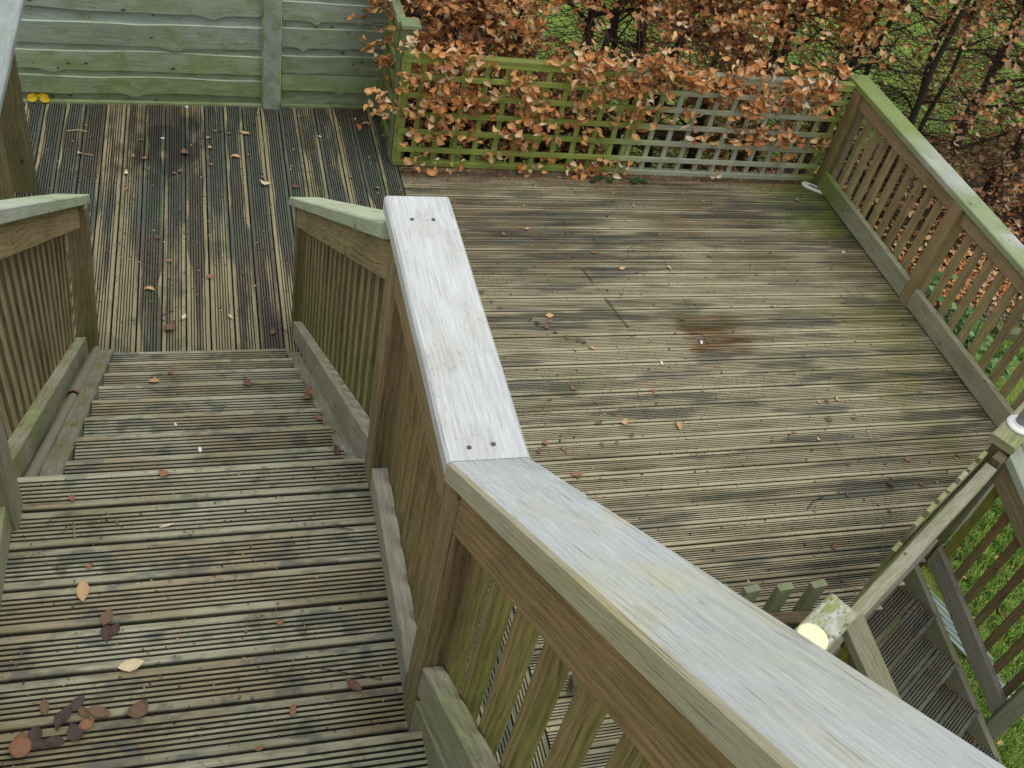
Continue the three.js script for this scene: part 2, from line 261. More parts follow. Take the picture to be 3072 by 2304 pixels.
// the landing
M.screw = new THREE.MeshStandardMaterial({ color: 0x5a5c58, roughness: 0.5, metalness: 0.6 });
function screw(parent, p, r = 0.0045) { const g = new THREE.CylinderGeometry(r, r, 0.003, 10); const m = mesh('screw', g, M.screw, parent); m.position.copy(p); return m; }
const landing = group('stair_landing', 'grooved timber landing between the upper and the lower flight', 'landing', null, 'structure');
const treadUV = (k, len) => { const o = rnd(), row = Math.floor(rnd() * 8); return (lx, lz) => [o + lx / 1.2, (row + 0.5 + clamp(lz / 0.125, -0.5, 0.5)) / 8]; };
for (let i = 0; i < 9; i++) {
  const z = -1.931 + (i + 0.5) * 0.1232, len = i < 1 ? 0.955 : 1.02, m = mesh('decking_board', deckBoardGeo(len, 0.1158 - rr(0, 0.001), treadUV(i, len), 1, (q) => i === 0 && q < -0.037 ? 1.15 : 1), M.tread, landing);
  m.position.set(-0.065 - (i < 1 ? 0.005 : 0), rr(-0.001, 0.001), z); m.rotation.y = rr(-0.002, 0.002);
}
bar('fascia', landing, M.grey, V(-0.54, -0.075, -1.9), V(0.4, -0.075, -1.9), 0.03, 0.09, { tone: 0.6 });
for (const [x, z] of [[0.02, -1.62], [-0.27, -1.75], [0.045, -1.38], [0.052, -1.2], [-0.36, -1.5], [0.3, -1.86]]) screw(landing, V(x, 0.001, z), 0.0042);
for (const x of [-0.5, -0.05, 0.38]) bar('joist', landing, M.brown, V(x, -0.09, -1.88), V(x, -0.09, -0.75), 0.045, 0.12, { tone: 0.5 });
for (const [x, z] of [[-0.5, -1.8], [0.4, -1.75], [-0.5, -0.8], [0.42, -0.8]]) bar('support_post', landing, M.brown, V(x, D, z), V(x, -0.15, z), 0.09, 0.09, { tone: 0.6 });

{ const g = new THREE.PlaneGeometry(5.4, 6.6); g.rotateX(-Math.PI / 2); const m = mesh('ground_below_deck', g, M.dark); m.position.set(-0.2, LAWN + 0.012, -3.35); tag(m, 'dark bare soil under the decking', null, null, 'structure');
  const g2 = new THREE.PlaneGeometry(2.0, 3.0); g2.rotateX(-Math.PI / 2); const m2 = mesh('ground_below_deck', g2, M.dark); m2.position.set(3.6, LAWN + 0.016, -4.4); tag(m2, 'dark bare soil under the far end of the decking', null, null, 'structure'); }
// ================================================================ stairs
function flight(name, label, treads, mt, parent) {
  const t = parent ?? group(name, label, 'staircase');
  return t;
}
const lower = flight('lower_stairs', 'lower flight of grooved timber steps from the landing down to the deck');
for (let k = 1; k <= 8; k++) {
  const z = k === 1 ? -2.133 : -2.133 - 0.2535 * (k - 1), y = -0.175 * k, xl = -0.442 - 0.03 * (-z - 2.13), xr = 0.378 - 0.016 * (-z - 2.13), len = xr - xl;
  const tr = new THREE.Group(); tr.name = k === 1 ? 'tread' : 'tread_' + String(k - 1).padStart(3, '0'); lower.add(tr);
  for (let i = 0; i < 2; i++) {
    const m = mesh('decking_board', deckBoardGeo(len, 0.121, treadUV(k, len), 1, (z) => i ? mix(0.78, 0.5, clamp(z / 0.12 + 0.5)) : mix(1.0, 0.84, clamp(z / 0.12 + 0.5)) * (z < -0.04 ? 1.18 : 1)), M.tread, tr);  // worn front lip paler; tread darkens towards its back
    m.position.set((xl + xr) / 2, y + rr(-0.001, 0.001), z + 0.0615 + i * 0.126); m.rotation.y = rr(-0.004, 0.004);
  }
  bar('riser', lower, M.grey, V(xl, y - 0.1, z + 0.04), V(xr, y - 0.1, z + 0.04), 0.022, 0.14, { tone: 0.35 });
}
const plank = (parent, name, m, a, b, w, h, o) => bar(name, parent, m, a, b, w, h, { plumb: true, ...o });
plank(lower, 'stringer', M.grey, V(0.405, -0.03 - 0.13, -1.87), V(0.385, -1.555, -3.9), 0.062, 0.26, { tone: 0.85, col: film(0.5) });
plank(lower, 'stringer', M.grey, V(-0.478, -0.07 - 0.13, -1.92), V(-0.53, -1.40 - 0.13, -3.93), 0.066, 0.26, { tone: 0.62, wob: 0.014, segs: 40, col: film(0.8, 9) });
plank(lower, 'stringer_board', M.grey, V(-0.545, -0.09 - 0.1, -1.9), V(-0.595, -1.455 - 0.1, -3.95), 0.06, 0.2, { tone: 0.72, col: film(0.6) });

const upper = flight('upper_stairs', 'upper flight of grooved timber steps rising from the landing');
for (let k = 1; k <= 5; k++) {
  const z = -0.985 + 0.225 * (k - 1), y = 0.175 * k, tr = new THREE.Group(); tr.name = k === 1 ? 'tread' : 'tread_' + String(k - 1).padStart(3, '0'); upper.add(tr);
  for (let i = 0; i < 2; i++) { const m = mesh('decking_board', deckBoardGeo(0.93, 0.119, treadUV(k, 0.93)), M.tread, tr); m.position.set(-0.06, y, z + 0.06 + i * 0.1225); }
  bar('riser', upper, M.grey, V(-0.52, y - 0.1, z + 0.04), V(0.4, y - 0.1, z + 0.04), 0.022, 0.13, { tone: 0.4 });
}
for (const x of [0.425, -0.545]) plank(upper, 'stringer', M.grey, V(x, 0.05, -1.06), V(x, 0.85, -0.02), 0.045, 0.22, { tone: 0.85, col: film(0.6) });

// ================================================================ balustrades
const RB = algae(-0.2, 0.75, 0.9, 0.55);
const bll0 = group('landing_left_balustrade', 'timber post and rails along the left edge of the landing', 'balustrade');
// landing, right-hand side
const bl = group('landing_balustrade', 'short level timber balustrade with a pale grey handrail on the right of the landing', 'balustrade');
const capP = (o) => ({ c: 0.006, wob: 0.003, ...o });
{
  const g = barGeo(V(0.468, 0.885, -1.952), V(0.468, 0.885, -1.13), 0.157, 0.044, capP({ tone: 1.06, u0: 0.35, segs: 20 }));
  mesh('handrail', g, M.cap, bl);
  bar('top_rail', bl, M.brown, V(0.4275, 0.8, -1.8), V(0.4275, 0.8, -1.165), 0.045, 0.12, { col: algae(0.5, 0.9, 0.1, 0.8) });
  bar('bottom_rail', bl, M.grey, V(0.4275, 0.056, -1.8), V(0.4275, 0.056, -1.165), 0.045, 0.09, { tone: 0.95, col: film(0.35) });
  bar('post', bl, M.brown, V(0.452, -0.02, -1.857), V(0.452, 0.862, -1.857), 0.096, 0.096, { tone: 0.98, col: algae(-0.2, 0.5, 0.4, 0.3) });
  bar('post', bl, M.brown, V(0.452, -0.02, -1.114), V(0.452, 0.862, -1.114), 0.096, 0.096, { tone: 0.95, col: algae(-0.2, 0.7, 0.6, 0.45) });
  for (let k = 0; k < 6; k++) { const z = -1.755 + k * 0.11; bar('baluster', bl, M.brown, V(0.4715, -0.05, z), V(0.4715, 0.855, z), 0.042, 0.042, { col: algae(-0.3, 0.8, 1.0, 0.9) }); }
  for (const [x, z] of [[0.435, -1.16], [0.482, -1.165], [0.44, -1.86], [0.49, -1.86]]) screw(bl, V(x, 0.9078, z));
}
// upper flight, right-hand side
const bu = group('upper_stair_balustrade', 'broad grey handrail on square balusters sloping up beside the upper flight', 'balustrade');
{
  const s = 0.775, y0 = 0.907, z0 = -1.129, yc = (z) => y0 + s * (z - z0);
  mesh('handrail', barGeo(V(0.468, yc(z0) - 0.028, z0), V(0.468, yc(0.3) - 0.028, 0.3), 0.157, 0.056, capP({ plumb: true, u0: 0.1, tone: 0.95, segs: 24, col: (p, nn) => { const a = 0.45 * sst(0.55, 0.7, N(p.x * 9 + 3, p.z * 5)), q = nn.x < -0.5 ? 1 : 0; return [mix(1, 0.95, a) * mix(1, 0.98, q), mix(1, 0.93, a) * mix(1, 0.86, q), mix(1, 0.7, a) * mix(1, 0.62, q)]; } })), M.cap2, bu);
  const tr = (z) => yc(z) - 0.056 - 0.062;
  plank(bu, 'top_rail', M.brown, V(0.4275, tr(-1.064), -1.064), V(0.4275, tr(0.28), 0.28), 0.045, 0.124, { tone: 1.0, col: () => [1.02, 0.86, 0.68] });
  const br = (z) => 0.295 + 0.79 * (z + 1.07);
  plank(bu, 'bottom_rail', M.grey, V(0.4275, br(-1.064) - 0.058, -1.064), V(0.4275, br(0.28) - 0.058, 0.28), 0.045, 0.116, { tone: 0.95, col: film(0.7, 5) });
  for (let k = 0; k < 12; k++) { const z = -1.05 + k * 0.117; bar('baluster', bu, M.brown, V(0.4715, br(z) - 0.16, z), V(0.4715, tr(z) + 0.06, z), 0.0385, 0.0385, { tone: rr(1.05, 1.22), col: (p, nn) => { const t = clamp((p.y - br(z)) / 0.6), a = clamp((nn.z > 0.3 ? 1.0 : 0.45) * (1.15 - 0.75 * t) * (0.3 + 1.1 * N(p.y * 6 + k * 3, p.x * 9))); return [mix(1.04, 0.62, a), mix(0.92, 0.78, a), mix(0.74, 0.36, a)]; } }); }
  bar('post', bu, M.brown, V(0.452, 0.9, 0.33), V(0.452, 1.98, 0.33), 0.096, 0.096);
}
// upper flight, left-hand side: stands just outside the photograph, as its landing post shows
{
  const t = bll0, yc = (z) => 0.907 + 0.775 * (z + 1.129);
  plank(t, 'handrail', M.cap2, V(-0.6, yc(-1.0) - 0.028, -1.0), V(-0.6, yc(0.3) - 0.028, 0.3), 0.157, 0.056);
  plank(t, 'top_rail', M.brown, V(-0.565, yc(-1.01) - 0.12, -1.01), V(-0.565, yc(0.28) - 0.12, 0.28), 0.045, 0.124);
  plank(t, 'bottom_rail', M.grey, V(-0.565, yc(-1.01) - 0.71, -1.01), V(-0.565, yc(0.28) - 0.71, 0.28), 0.045, 0.116);
}
// lower flight, right-hand side
const sl = 0.665;
const brr = group('lower_right_balustrade', 'sloping timber balustrade with green-tinged cap on the right of the lower flight', 'balustrade');
{
  const yc = (z) => 0.872 + sl * (z + 1.9);
  mesh('handrail', barGeo(V(0.457, yc(-1.905) - 0.026, -1.905), V(0.457, yc(-4.32) - 0.026, -4.32), 0.158, 0.052, capP({ plumb: true, tone: 0.92, col: () => [0.84, 0.9, 0.62] })), M.cap, brr);
  plank(brr, 'top_rail', M.brown, V(0.4275, yc(-1.906) - 0.115, -1.906), V(0.4275, yc(-4.17) - 0.115, -4.17), 0.045, 0.126, { tone: 1.12, col: () => [1.0, 0.98, 0.85] });
  const br = (z) => 0.11 + 0.688 * (z + 1.91);
  plank(brr, 'bottom_rail', M.grey, V(0.4275, br(-1.906) - 0.065, -1.906), V(0.4275, br(-4.17) - 0.065, -4.17), 0.045, 0.13, { tone: 0.92, col: film(0.4) });
  bar('post', brr, M.brown, V(0.452, D, -4.22), V(0.452, yc(-4.22) - 0.055, -4.22), 0.096, 0.096, { tone: 0.85, col: algae(-1.7, -0.6, 1.0, 0.2) });
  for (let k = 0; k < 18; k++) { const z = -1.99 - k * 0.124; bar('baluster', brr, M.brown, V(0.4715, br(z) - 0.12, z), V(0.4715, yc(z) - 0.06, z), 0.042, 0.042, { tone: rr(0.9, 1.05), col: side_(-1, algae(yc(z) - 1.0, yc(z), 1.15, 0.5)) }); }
}
// lower flight, left-hand side
const blf = group('lower_left_balustrade', 'sloping timber balustrade with thick mossy cap on the left of the lower flight', 'balustrade');
{
  const yc = (z) => 0.884 + 0.664 * (z + 1.87);
  mesh('handrail', barGeo(V(-0.638, yc(-1.87) - 0.028, -1.87), V(-0.638, yc(-4.31) - 0.028, -4.31), 0.156, 0.056, capP({ plumb: true, tone: 0.92, col: (p) => { const a = 0.5 + 0.5 * sst(-2.6, -3.6, p.z); return [mix(1, 0.74, a), mix(1, 0.86, a), mix(1, 0.55, a)]; } })), M.cap, blf);
  plank(blf, 'top_rail', M.brown, V(-0.6075, yc(-1.88) - 0.118, -1.88), V(-0.6075, yc(-4.06) - 0.118, -4.06), 0.045, 0.124, { tone: 1.1, col: () => [1.0, 0.97, 0.82] });
  plank(blf, 'bottom_rail', M.grey, V(-0.578, -0.0 - 0.055, -1.94), V(-0.66, -1.44 - 0.06, -4.06), 0.05, 0.135, { tone: 0.9, col: film(0.85, 4) });
  const lean = bar('post', blf, M.brown, V(-0.643, D, -4.14), V(-0.603, yc(-4.14) - 0.05, -4.15), 0.098, 0.098, { tone: 0.85, col: algae(-1.8, -0.7, 1.0, 0.1) });
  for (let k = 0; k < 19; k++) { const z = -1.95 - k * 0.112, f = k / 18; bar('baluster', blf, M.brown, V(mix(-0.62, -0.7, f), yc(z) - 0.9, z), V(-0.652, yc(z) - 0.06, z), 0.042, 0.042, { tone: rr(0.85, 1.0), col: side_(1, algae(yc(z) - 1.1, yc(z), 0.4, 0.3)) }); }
}
// landing, left-hand side
const bll = bll0;
{
  bar('post', bll, M.grey, V(-0.552, -0.03, -1.795), V(-0.552, 0.862, -1.795), 0.096, 0.1, { tone: 0.8, col: film(0.4) });
  bar('post', bll, M.grey, V(-0.552, -0.03, -1.06), V(-0.552, 0.862, -1.06), 0.096, 0.096, { tone: 0.8 });
  bar('bottom_rail', bll, M.grey, V(-0.545, 0.056, -1.744), V(-0.545, 0.056, -1.11), 0.05, 0.095, { tone: 1.05, col: film(0.6) });
  bar('top_rail', bll, M.brown, V(-0.53, 0.8, -1.744), V(-0.53, 0.8, -1.11), 0.045, 0.12);
  bar('handrail', bll, M.cap, V(-0.575, 0.885, -1.86), V(-0.575, 0.885, -1.0), 0.15, 0.044);
  for (let k = 0; k < 5; k++) bar('baluster', bll, M.brown, V(-0.578, 0.0, -1.66 + k * 0.115), V(-0.578, 0.86, -1.66 + k * 0.115), 0.042, 0.042);
}
// right-hand edge of the deck
const bd = group('deck_balustrade', 'long timber balustrade with mossy handrail along the far right edge of the deck', 'balustrade');
{
  mesh('handrail', barGeo(V(4.615, -0.752, -6.0), V(4.6, -0.752, -2.95), 0.16, 0.046, capP({ tone: 0.9, segs: 90, col: (p) => { const a = sst(-4.4, -5.2, p.z + 1.2 * (N(p.z * 3, p.x * 12) - 0.5)), q = 0.8 * sst(0.42, 0.62, N(p.x * 14, p.z * 3)); const k = clamp(Math.max(a, q)); return [mix(1, 0.5, k), mix(1, 0.62, k), mix(1, 0.22, k)]; } })), M.cap, bd);
  for (const [z0, z1] of [[-5.77, -4.455], [-4.36, -3.02]]) {
    bar('top_rail', bd, M.brown, V(4.583, -0.832, z0), V(4.583, -0.832, z1), 0.045, 0.095, { tone: 1.2, col: () => [1.05, 0.98, 0.95] });
    bar('bottom_rail', bd, M.grey, V(4.5425, -1.492, z0), V(4.5425, -1.492, z1), 0.045, 0.14, { tone: 1.0, col: (p) => { const a = sst(-5.2, -5.7, p.z) * 0.9 + 0.25; return [mix(1, 0.62, a), mix(1, 0.82, a), mix(1, 0.3, a)]; } });
  }
  bar('post', bd, M.brown, V(4.585, D, -5.825), V(4.585, -0.775, -5.825), 0.1, 0.1, { tone: 1.1, col: algae(-1.7, -0.7, 1.5, 0.4) });
  bar('post', bd, M.brown, V(4.57, D - 0.02, -4.408), V(4.57, -0.775, -4.408), 0.1, 0.094, { tone: 1.2, col: algae(-1.9, -0.9, 0.45, 0.4) });
  bar('post', bd, M.brown, V(4.57, D - 0.02, -2.99), V(4.57, -0.775, -2.99), 0.1, 0.094, { col: algae(-1.9, -0.9, 0.7, 0.2) });
  bar('batten', bd, M.brown, V(4.59, D, -5.74), V(4.59, -0.88, -5.74), 0.05, 0.03, { tone: 0.8 }); 
  for (let k = 0; k < 24; k++) { const z = -5.63 + k * 0.1245; if (z > -3.02 || Math.abs(z + 4.408) < 0.06) continue; bar('baluster', bd, M.brown, V(4.6, -1.55, z), V(4.6, -0.8, z), 0.042, 0.042, { tone: rr(1.15, 1.35), col: algae(-1.75, -0.95, 0.6, 0.15) }); }
}
// ================================================================ boundary fence at the back
const FD = V(0.9989, 0, -0.0471), FN = V(0.0471, 0, 0.9989), FO = V(0.438, 0, -6.70);
const fp = (s, y, n = 0) => FO.clone().addScaledVector(FD, s).addScaledVector(FN, n).setY(y);
function waneyGeo(s0, s1, y0, y1, n0, tilt, th, amp, colf) {   // a sawn board with a wavy natural edge, leaning by tilt over its height
  const n = 46, so = rnd() * 60, P = [], UV = [], CO = [], u0 = rnd() * WU, v0 = rnd() * WV, L = s1 - s0, tone = rr(0.86, 1.08);
  const bump = (f) => { let q = amp * 2.4 * (N(so + f * L * 2.2, so) - 0.5); q += amp * 1.5 * Math.exp(-Math.pow((f - kx) / 0.03, 2)); return q; }; const kx = rnd();
  const E = (k, j) => { const f = k / n, yl = y0 - bump(f), yu = y1 + amp * 1.6 * (N(so + 20 + f * L * 1.8, so + 9) - 0.5), t = [0, 1, 1, 0][j], nn = n0 + tilt * (1 - t) + (j > 1 ? -th : 0); return [fp(s0 + L * f, mix(yl, yu, t), nn), u0 + L * f, v0 + (y1 - y0) * (j > 1 ? 1.1 - t : t)]; };
  const put = (e, j) => { P.push(e[0].x, e[0].y, e[0].z); UV.push(e[1] / WU, e[2] / WV); let c = colf ? colf(e[0]) : [1, 1, 1]; if (j === 1) c = [2.3, 2.35, 2.3]; CO.push(c[0] * tone, c[1] * tone, c[2] * tone); };  // upper edge paler: worn wood, with caught skylight painted into the colour
  for (let j = 0; j < 4; j++) for (let k = 0; k < n; k++) { const a = E(k, j), b = E(k + 1, j), c = E(k + 1, (j + 1) % 4), d = E(k, (j + 1) % 4); for (const e of [a, b, c, a, c, d]) put(e, j); }
  const g = bufGeo(P, null, UV, CO); g.computeVertexNormals(); return g;
}
const fcol = (p) => { const a = 0.9 * sst(-0.95, -1.55, p.y) + 0.45 * sst(0.48, 0.66, N(p.x * 3, p.y * 9)); const k = clamp(a); return [mix(1, 0.80, k), mix(1, 0.88, k), mix(1, 0.5, k)]; };
const fblue = (p) => { const k = clamp(sst(-1.05, -1.5, p.y)); return [mix(1.12, 0.9, k), mix(1.15, 0.95, k), mix(1.24, 0.7, k)]; };
function fencePanel(label, s0, s1, front, back) {
  const f = group('fence_panel', label, 'fence', 'larch lap panels of the boundary fence');
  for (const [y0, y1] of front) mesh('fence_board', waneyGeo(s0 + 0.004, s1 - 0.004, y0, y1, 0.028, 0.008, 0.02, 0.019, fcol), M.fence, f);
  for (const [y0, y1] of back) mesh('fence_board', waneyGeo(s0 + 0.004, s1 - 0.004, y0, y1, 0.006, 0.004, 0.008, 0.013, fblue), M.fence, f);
  bar('bottom_rail', f, M.fence, fp(s0 + 0.003, -1.585, 0.035), fp(s1 - 0.003, -1.585, 0.035), 0.03, 0.05, { col: fcol });
  bar('gravel_board', f, M.concrete, fp(s0 + 0.003, -2.05, 0.02), fp(s1 - 0.003, -2.05, 0.02), 0.045, 0.86, { tone: 0.5 });
  bar('top_rail', f, M.fence, fp(s0 + 0.003, 0.25, 0.025), fp(s1 - 0.003, 0.25, 0.025), 0.045, 0.03, {});
}
const fl = [[-1.5, -1.388], [-1.332, -1.202], [-1.146, -1.0], [-0.91, -0.77], [-0.7, -0.56], [-0.49, -0.35], [-0.28, -0.14], [-0.07, 0.07]], flb = [[-1.58, -1.47], [-1.42, -1.3], [-1.24, -1.12], [-1.05, -0.88], [-0.82, -0.66], [-0.6, -0.46], [-0.4, -0.24], [-0.18, -0.02], [0.02, 0.24]];
fencePanel('weathered green-grey lap fence panel left of the concrete post, seven wavy boards showing', -1.9, -0.062, fl, flb);
fencePanel('weathered green lap fence panel right of the concrete post, beside the trellis', 0.062, 0.87, [[-1.452, -1.334], [-1.32, -1.185], [-1.12, -0.985], [-0.93, -0.8], [-0.72, -0.56], [-0.5, -0.36], [-0.28, -0.14], [-0.07, 0.07]], [[-1.565, -1.43], [-1.36, -1.29], [-1.22, -1.08], [-1.02, -0.9], [-0.84, -0.66], [-0.6, -0.46], [-0.4, -0.24], [-0.18, -0.02], [0.02, 0.24]]);
const cp = group('concrete_post', 'plain grey concrete post between the two fence panels', 'fence post');
{ const s = new THREE.Shape(); s.moveTo(-0.056, -0.05); s.lineTo(0.056, -0.05); s.lineTo(0.056, -0.016); s.lineTo(0.052, 0.055); s.lineTo(-0.052, 0.055); s.lineTo(-0.056, -0.016);
  const g = new THREE.ExtrudeGeometry(s, { depth: 1.95, bevelEnabled: true, bevelSize: 0.004, bevelThickness: 0.004, bevelSegments: 1 }); g.rotateX(-Math.PI / 2); g.rotateY(-0.047);
  const p = g.attributes.position, uv = new Float32Array(p.count * 2), co = new Float32Array(p.count * 3).fill(1); for (let i = 0; i < p.count; i++) { uv[i * 2] = (p.getX(i) + p.getZ(i)) * 1.6; uv[i * 2 + 1] = p.getY(i) * 1.6; }
  g.setAttribute('uv', new THREE.BufferAttribute(uv, 2)); g.setAttribute('color', new THREE.BufferAttribute(co, 3)); const m = mesh('shaft', g, M.concrete, cp); m.position.set(0.437, -1.66, -6.68); m.scale.z = 1; }
{ // the shape was drawn with z towards the back: turn the tapered face to the deck
  cp.children[0].rotation.y = Math.PI; }

// ================================================================ trellis
const TZ = (x) => -5.955 + 0.02 * (x - 1.26), tcol = (p) => { const g = sst(3.35, 2.6, p.x + 0.9 * (N(p.x * 4, p.y * 6) - 0.5)), r = sst(4.2, 4.5, p.x), k = clamp(Math.max(g, r) * 0.95 + 0.08), d = N(p.x * 6 + 9, p.y * 6); return [mix(1.2, 0.74, k) * (0.7 + 0.5 * d), mix(1.24, 0.88, k) * (0.7 + 0.5 * d), mix(1.24, 0.25, k) * (0.7 + 0.5 * d)]; };
const tr = group('trellis', 'long low square trellis along the back of the deck, mossy green left, grey right', 'trellis');
{
  const xs = [1.215, 4.53], H = (name, y, h, z, d, x0 = xs[0], x1 = xs[1], o = {}) => bar(name, tr, M.green, V(x0, y, TZ(x0) + z), V(x1, y, TZ(x1) + z), d, h, { col: tcol, segs: 30, wob: 0.004, ...o });
  H('bottom_rail', -1.555, 0.04, 0.0, 0.045); H('top_rail', -0.785, 0.036, 0.005, 0.035); H('capping', -0.758, 0.022, -0.005, 0.062, 1.215, 4.55, { tone: 0.8 });
  for (const y of [-1.437, -1.3, -1.165, -1.03, -0.897]) H('lath', y + rr(-0.003, 0.003), 0.036, 0.024, 0.018, 1.22 + rr(0, 0.02), 4.52);
  for (let k = 0; k < 23; k++) { const x = 1.35 + k * 0.1433; bar('lath', tr, M.green, V(x, -1.55, TZ(x) + 0.004), V(x + rr(-0.004, 0.004), -0.79, TZ(x) + 0.004), 0.018, 0.036, { col: tcol, up: V(1, 0, 0) }); }
  bar('stile', tr, M.green, V(1.24, -1.57, TZ(1.2) + 0.0), V(1.24, -0.78, TZ(1.2)), 0.03, 0.06, { col: tcol, up: V(1, 0, 0) });
  for (const x of [2.885, 2.925]) bar('stile', tr, M.green, V(x, -1.57, TZ(x)), V(x, -0.8, TZ(x)), 0.03, 0.034, { col: tcol, up: V(1, 0, 0) });
}
const ts = group('side_trellis', 'narrow mossy trellis section between the fence and the corner post', 'trellis');
{
  const sc = (p) => { const d = N(p.z * 9, p.y * 7); return [0.55 * (0.75 + 0.35 * d), 0.65 * (0.75 + 0.35 * d), 0.26 * (0.75 + 0.35 * d)]; };
  for (const y of [-1.44, -1.31, -1.165, -1.03, -0.895, -0.77]) bar('lath', ts, M.green, V(1.2, y, -6.08), V(1.2, y, -6.66), 0.018, 0.036, { col: sc });
  for (let k = 0; k < 4; k++) bar('lath', ts, M.green, V(1.215, -1.57, -6.16 - k * 0.14), V(1.215, -0.62, -6.16 - k * 0.14), 0.018, 0.036, { col: sc });
  bar('capping', ts, M.green, V(1.205, -0.605, -6.04), V(1.205, -0.605, -6.68), 0.06, 0.04, { tone: 0.9, col: () => [0.72, 0.76, 0.55] });
}
const tp = group('trellis_post', 'square green-stained timber post with a flat cap at the corner of the trellis', 'post');
bar('shaft', tp, M.green, V(1.245, D - 0.3, -6.04), V(1.245, -0.6, -6.04), 0.09, 0.085, { tone: 0.66, col: () => [0.72, 0.84, 0.5] }); bar('cap', tp, M.green, V(1.19, -0.59, -6.04), V(1.315, -0.59, -6.04), 0.125, 0.024, { tone: 0.85, col: () => [0.7, 0.85, 0.6] });

// ================================================================ raised screen on the far left
const ls = group('left_screen', 'tall timber post carrying a pale weathered top board at the left edge', 'screen');
{
  bar('top_board', ls, M.cap, V(-0.975, -0.322, -5.6), V(-0.965, -0.322, -3.6), 0.165, 0.044, capP({ tone: 0.66, col: (p) => { const a = sst(0.48, 0.6, N(p.x * 50, p.z * 4)); return [mix(0.86, 0.8, a), mix(0.96, 0.84, a), mix(0.92, 0.8, a)]; } }));
  for (const z of [-4.86, -5.56]) bar('post', ls, M.brown, V(-1.085, D, z), V(-1.085, -0.345, z), 0.15, 0.07, { up: V(0, 0, 1), tone: z < -5 ? 0.6 : 0.78, col: algae(-1.8, -0.4, 0.75, 0.15) });
  bar('side_rail', ls, M.brown, V(-0.995, -0.42, -5.5), V(-0.995, -0.42, -4.9), 0.045, 0.1, { tone: 0.7 });
}

// ================================================================ garden gate, picket run and garden steps at the slanted edge
const G = (a, y, b) => V(0.857 * a + 0.516 * b, y, -0.516 * a + 0.857 * b);   // a along the edge, b out over the garden
const moss = (k) => (p) => { const a = clamp(k * (0.4 + 0.9 * sst(0.35, 0.65, N(p.x * 14, p.z * 14 + p.y * 9)))); return [mix(1, 0.82, a), mix(1, 0.92, a), mix(1, 0.5, a)]; };
const gate = group('garden_gate', 'closed low picket gate seen from above at the top of the garden steps', 'gate');
for (let k = 0; k < 8; k++) { const a = 4.085 - k * 0.1; bar('picket', gate, M.grey, G(a, D + 0.06, -0.297), G(a, -0.725 - 0.004 * k + rr(-0.012, 0.012) - (k === 7 ? 0.1 : 0), -0.297), 0.02, 0.07, { up: V(0.857, 0, -0.516), col: moss(1), tone: rr(0.8, 1.05) }); }
bar('top_rail', gate, M.grey, G(4.14, -0.845, -0.243), G(2.86, -0.855, -0.23), 0.056, 0.11, { tone: 0.9, col: moss(0.2), wob: 0.005 });
bar('bottom_rail', gate, M.grey, G(4.12, -1.38, -0.25), G(2.9, -1.38, -0.25), 0.05, 0.1, { tone: 0.6 });
bar('hinge_block', gate, M.brown, G(4.19, -0.92, -0.24), G(4.19, -0.76, -0.24), 0.05, 0.07, { tone: 0.5, up: V(0.857, 0, -0.516) });
// slanted balustrades either side of the gate
const sr = group('slanted_balustrade', 'mossy balustrade end right of the gate, holding a metal pole in its flat cap', 'balustrade');
bar('handrail', sr, M.grey, G(4.225, -0.722, -0.272), G(5.32, -0.722, -0.272), 0.125, 0.044, { tone: 0.95, c: 0.007, col: moss(0.8) });
bar('post', sr, M.brown, G(4.28, D - 0.1, -0.262), G(4.28, -0.745, -0.262), 0.09, 0.09, { tone: 0.55, up: V(0.857, 0, -0.516), col: moss(0.8) });
bar('top_rail', sr, M.brown, G(4.325, -0.8, -0.27), G(5.3, -0.8, -0.27), 0.045, 0.1, {}); bar('bottom_rail', sr, M.grey, G(4.325, -1.5, -0.27), G(5.3, -1.5, -0.27), 0.045, 0.12, {});
for (let k = 0; k < 8; k++) bar('baluster', sr, M.green, G(4.4 + k * 0.115, -1.55, -0.225), G(4.4 + k * 0.115, -0.76, -0.225), 0.042, 0.042, { up: V(0.857, 0, -0.516) });
const sl2 = group('slanted_balustrade', 'mossy flat-capped balustrade end left of the gate, lichen spotted', 'balustrade');
{ const tL = tex(512, 256, (i, j, o) => { const u = i / 512, v = j / 256, a = fb(u * 8, v * 4, 8, 4), b = fb(u * 30 + 3, v * 15, 30, 15), f = n2(u * 40, v * 128, 40, 128); let c = m3(C3(128, 126, 96), C3(178, 178, 160), clamp(0.5 * f + 0.5 * b)); const e = fb(u * 60 + 1, v * 30 + 4, 60, 30); c = m3(c, C3(190, 196, 188), 0.8 * sst(0.44, 0.58, b * 0.4 + a * 0.3 + e * 0.3)); c = m3(c, C3(128, 136, 56), 0.75 * sst(0.5, 0.64, 0.5 * fb(u * 22 + 5, v * 11 + 2, 22, 11) + 0.5 * e)); c = m3(c, C3(70, 92, 70), 0.8 * sst(0.8, 0.88, n2(u * 90 + 7, v * 45, 90, 45))); o[0] = c[0]; o[1] = c[1]; o[2] = c[2]; o[3] = b; }); M.lichen = mat(tL, { bump: 0.002 }); }
bar('handrail', sl2, M.lichen, G(2.785, -0.722, -0.272), G(2.3, -0.722, -0.272), 0.128, 0.046, { c: 0.007, tone: 1.0 });
bar('post', sl2, M.brown, G(2.7, D - 0.1, -0.272), G(2.7, -0.746, -0.272), 0.09, 0.09, { tone: 0.6, up: V(0.857, 0, -0.516) });
bar('post', sl2, M.brown, G(2.36, D - 0.1, -0.272), G(2.36, -0.746, -0.272), 0.09, 0.09, { tone: 0.6, up: V(0.857, 0, -0.516) });
const lid = group('socket_cover', 'round cream plastic cover set in the lichen spotted cap left of the gate', 'cover');
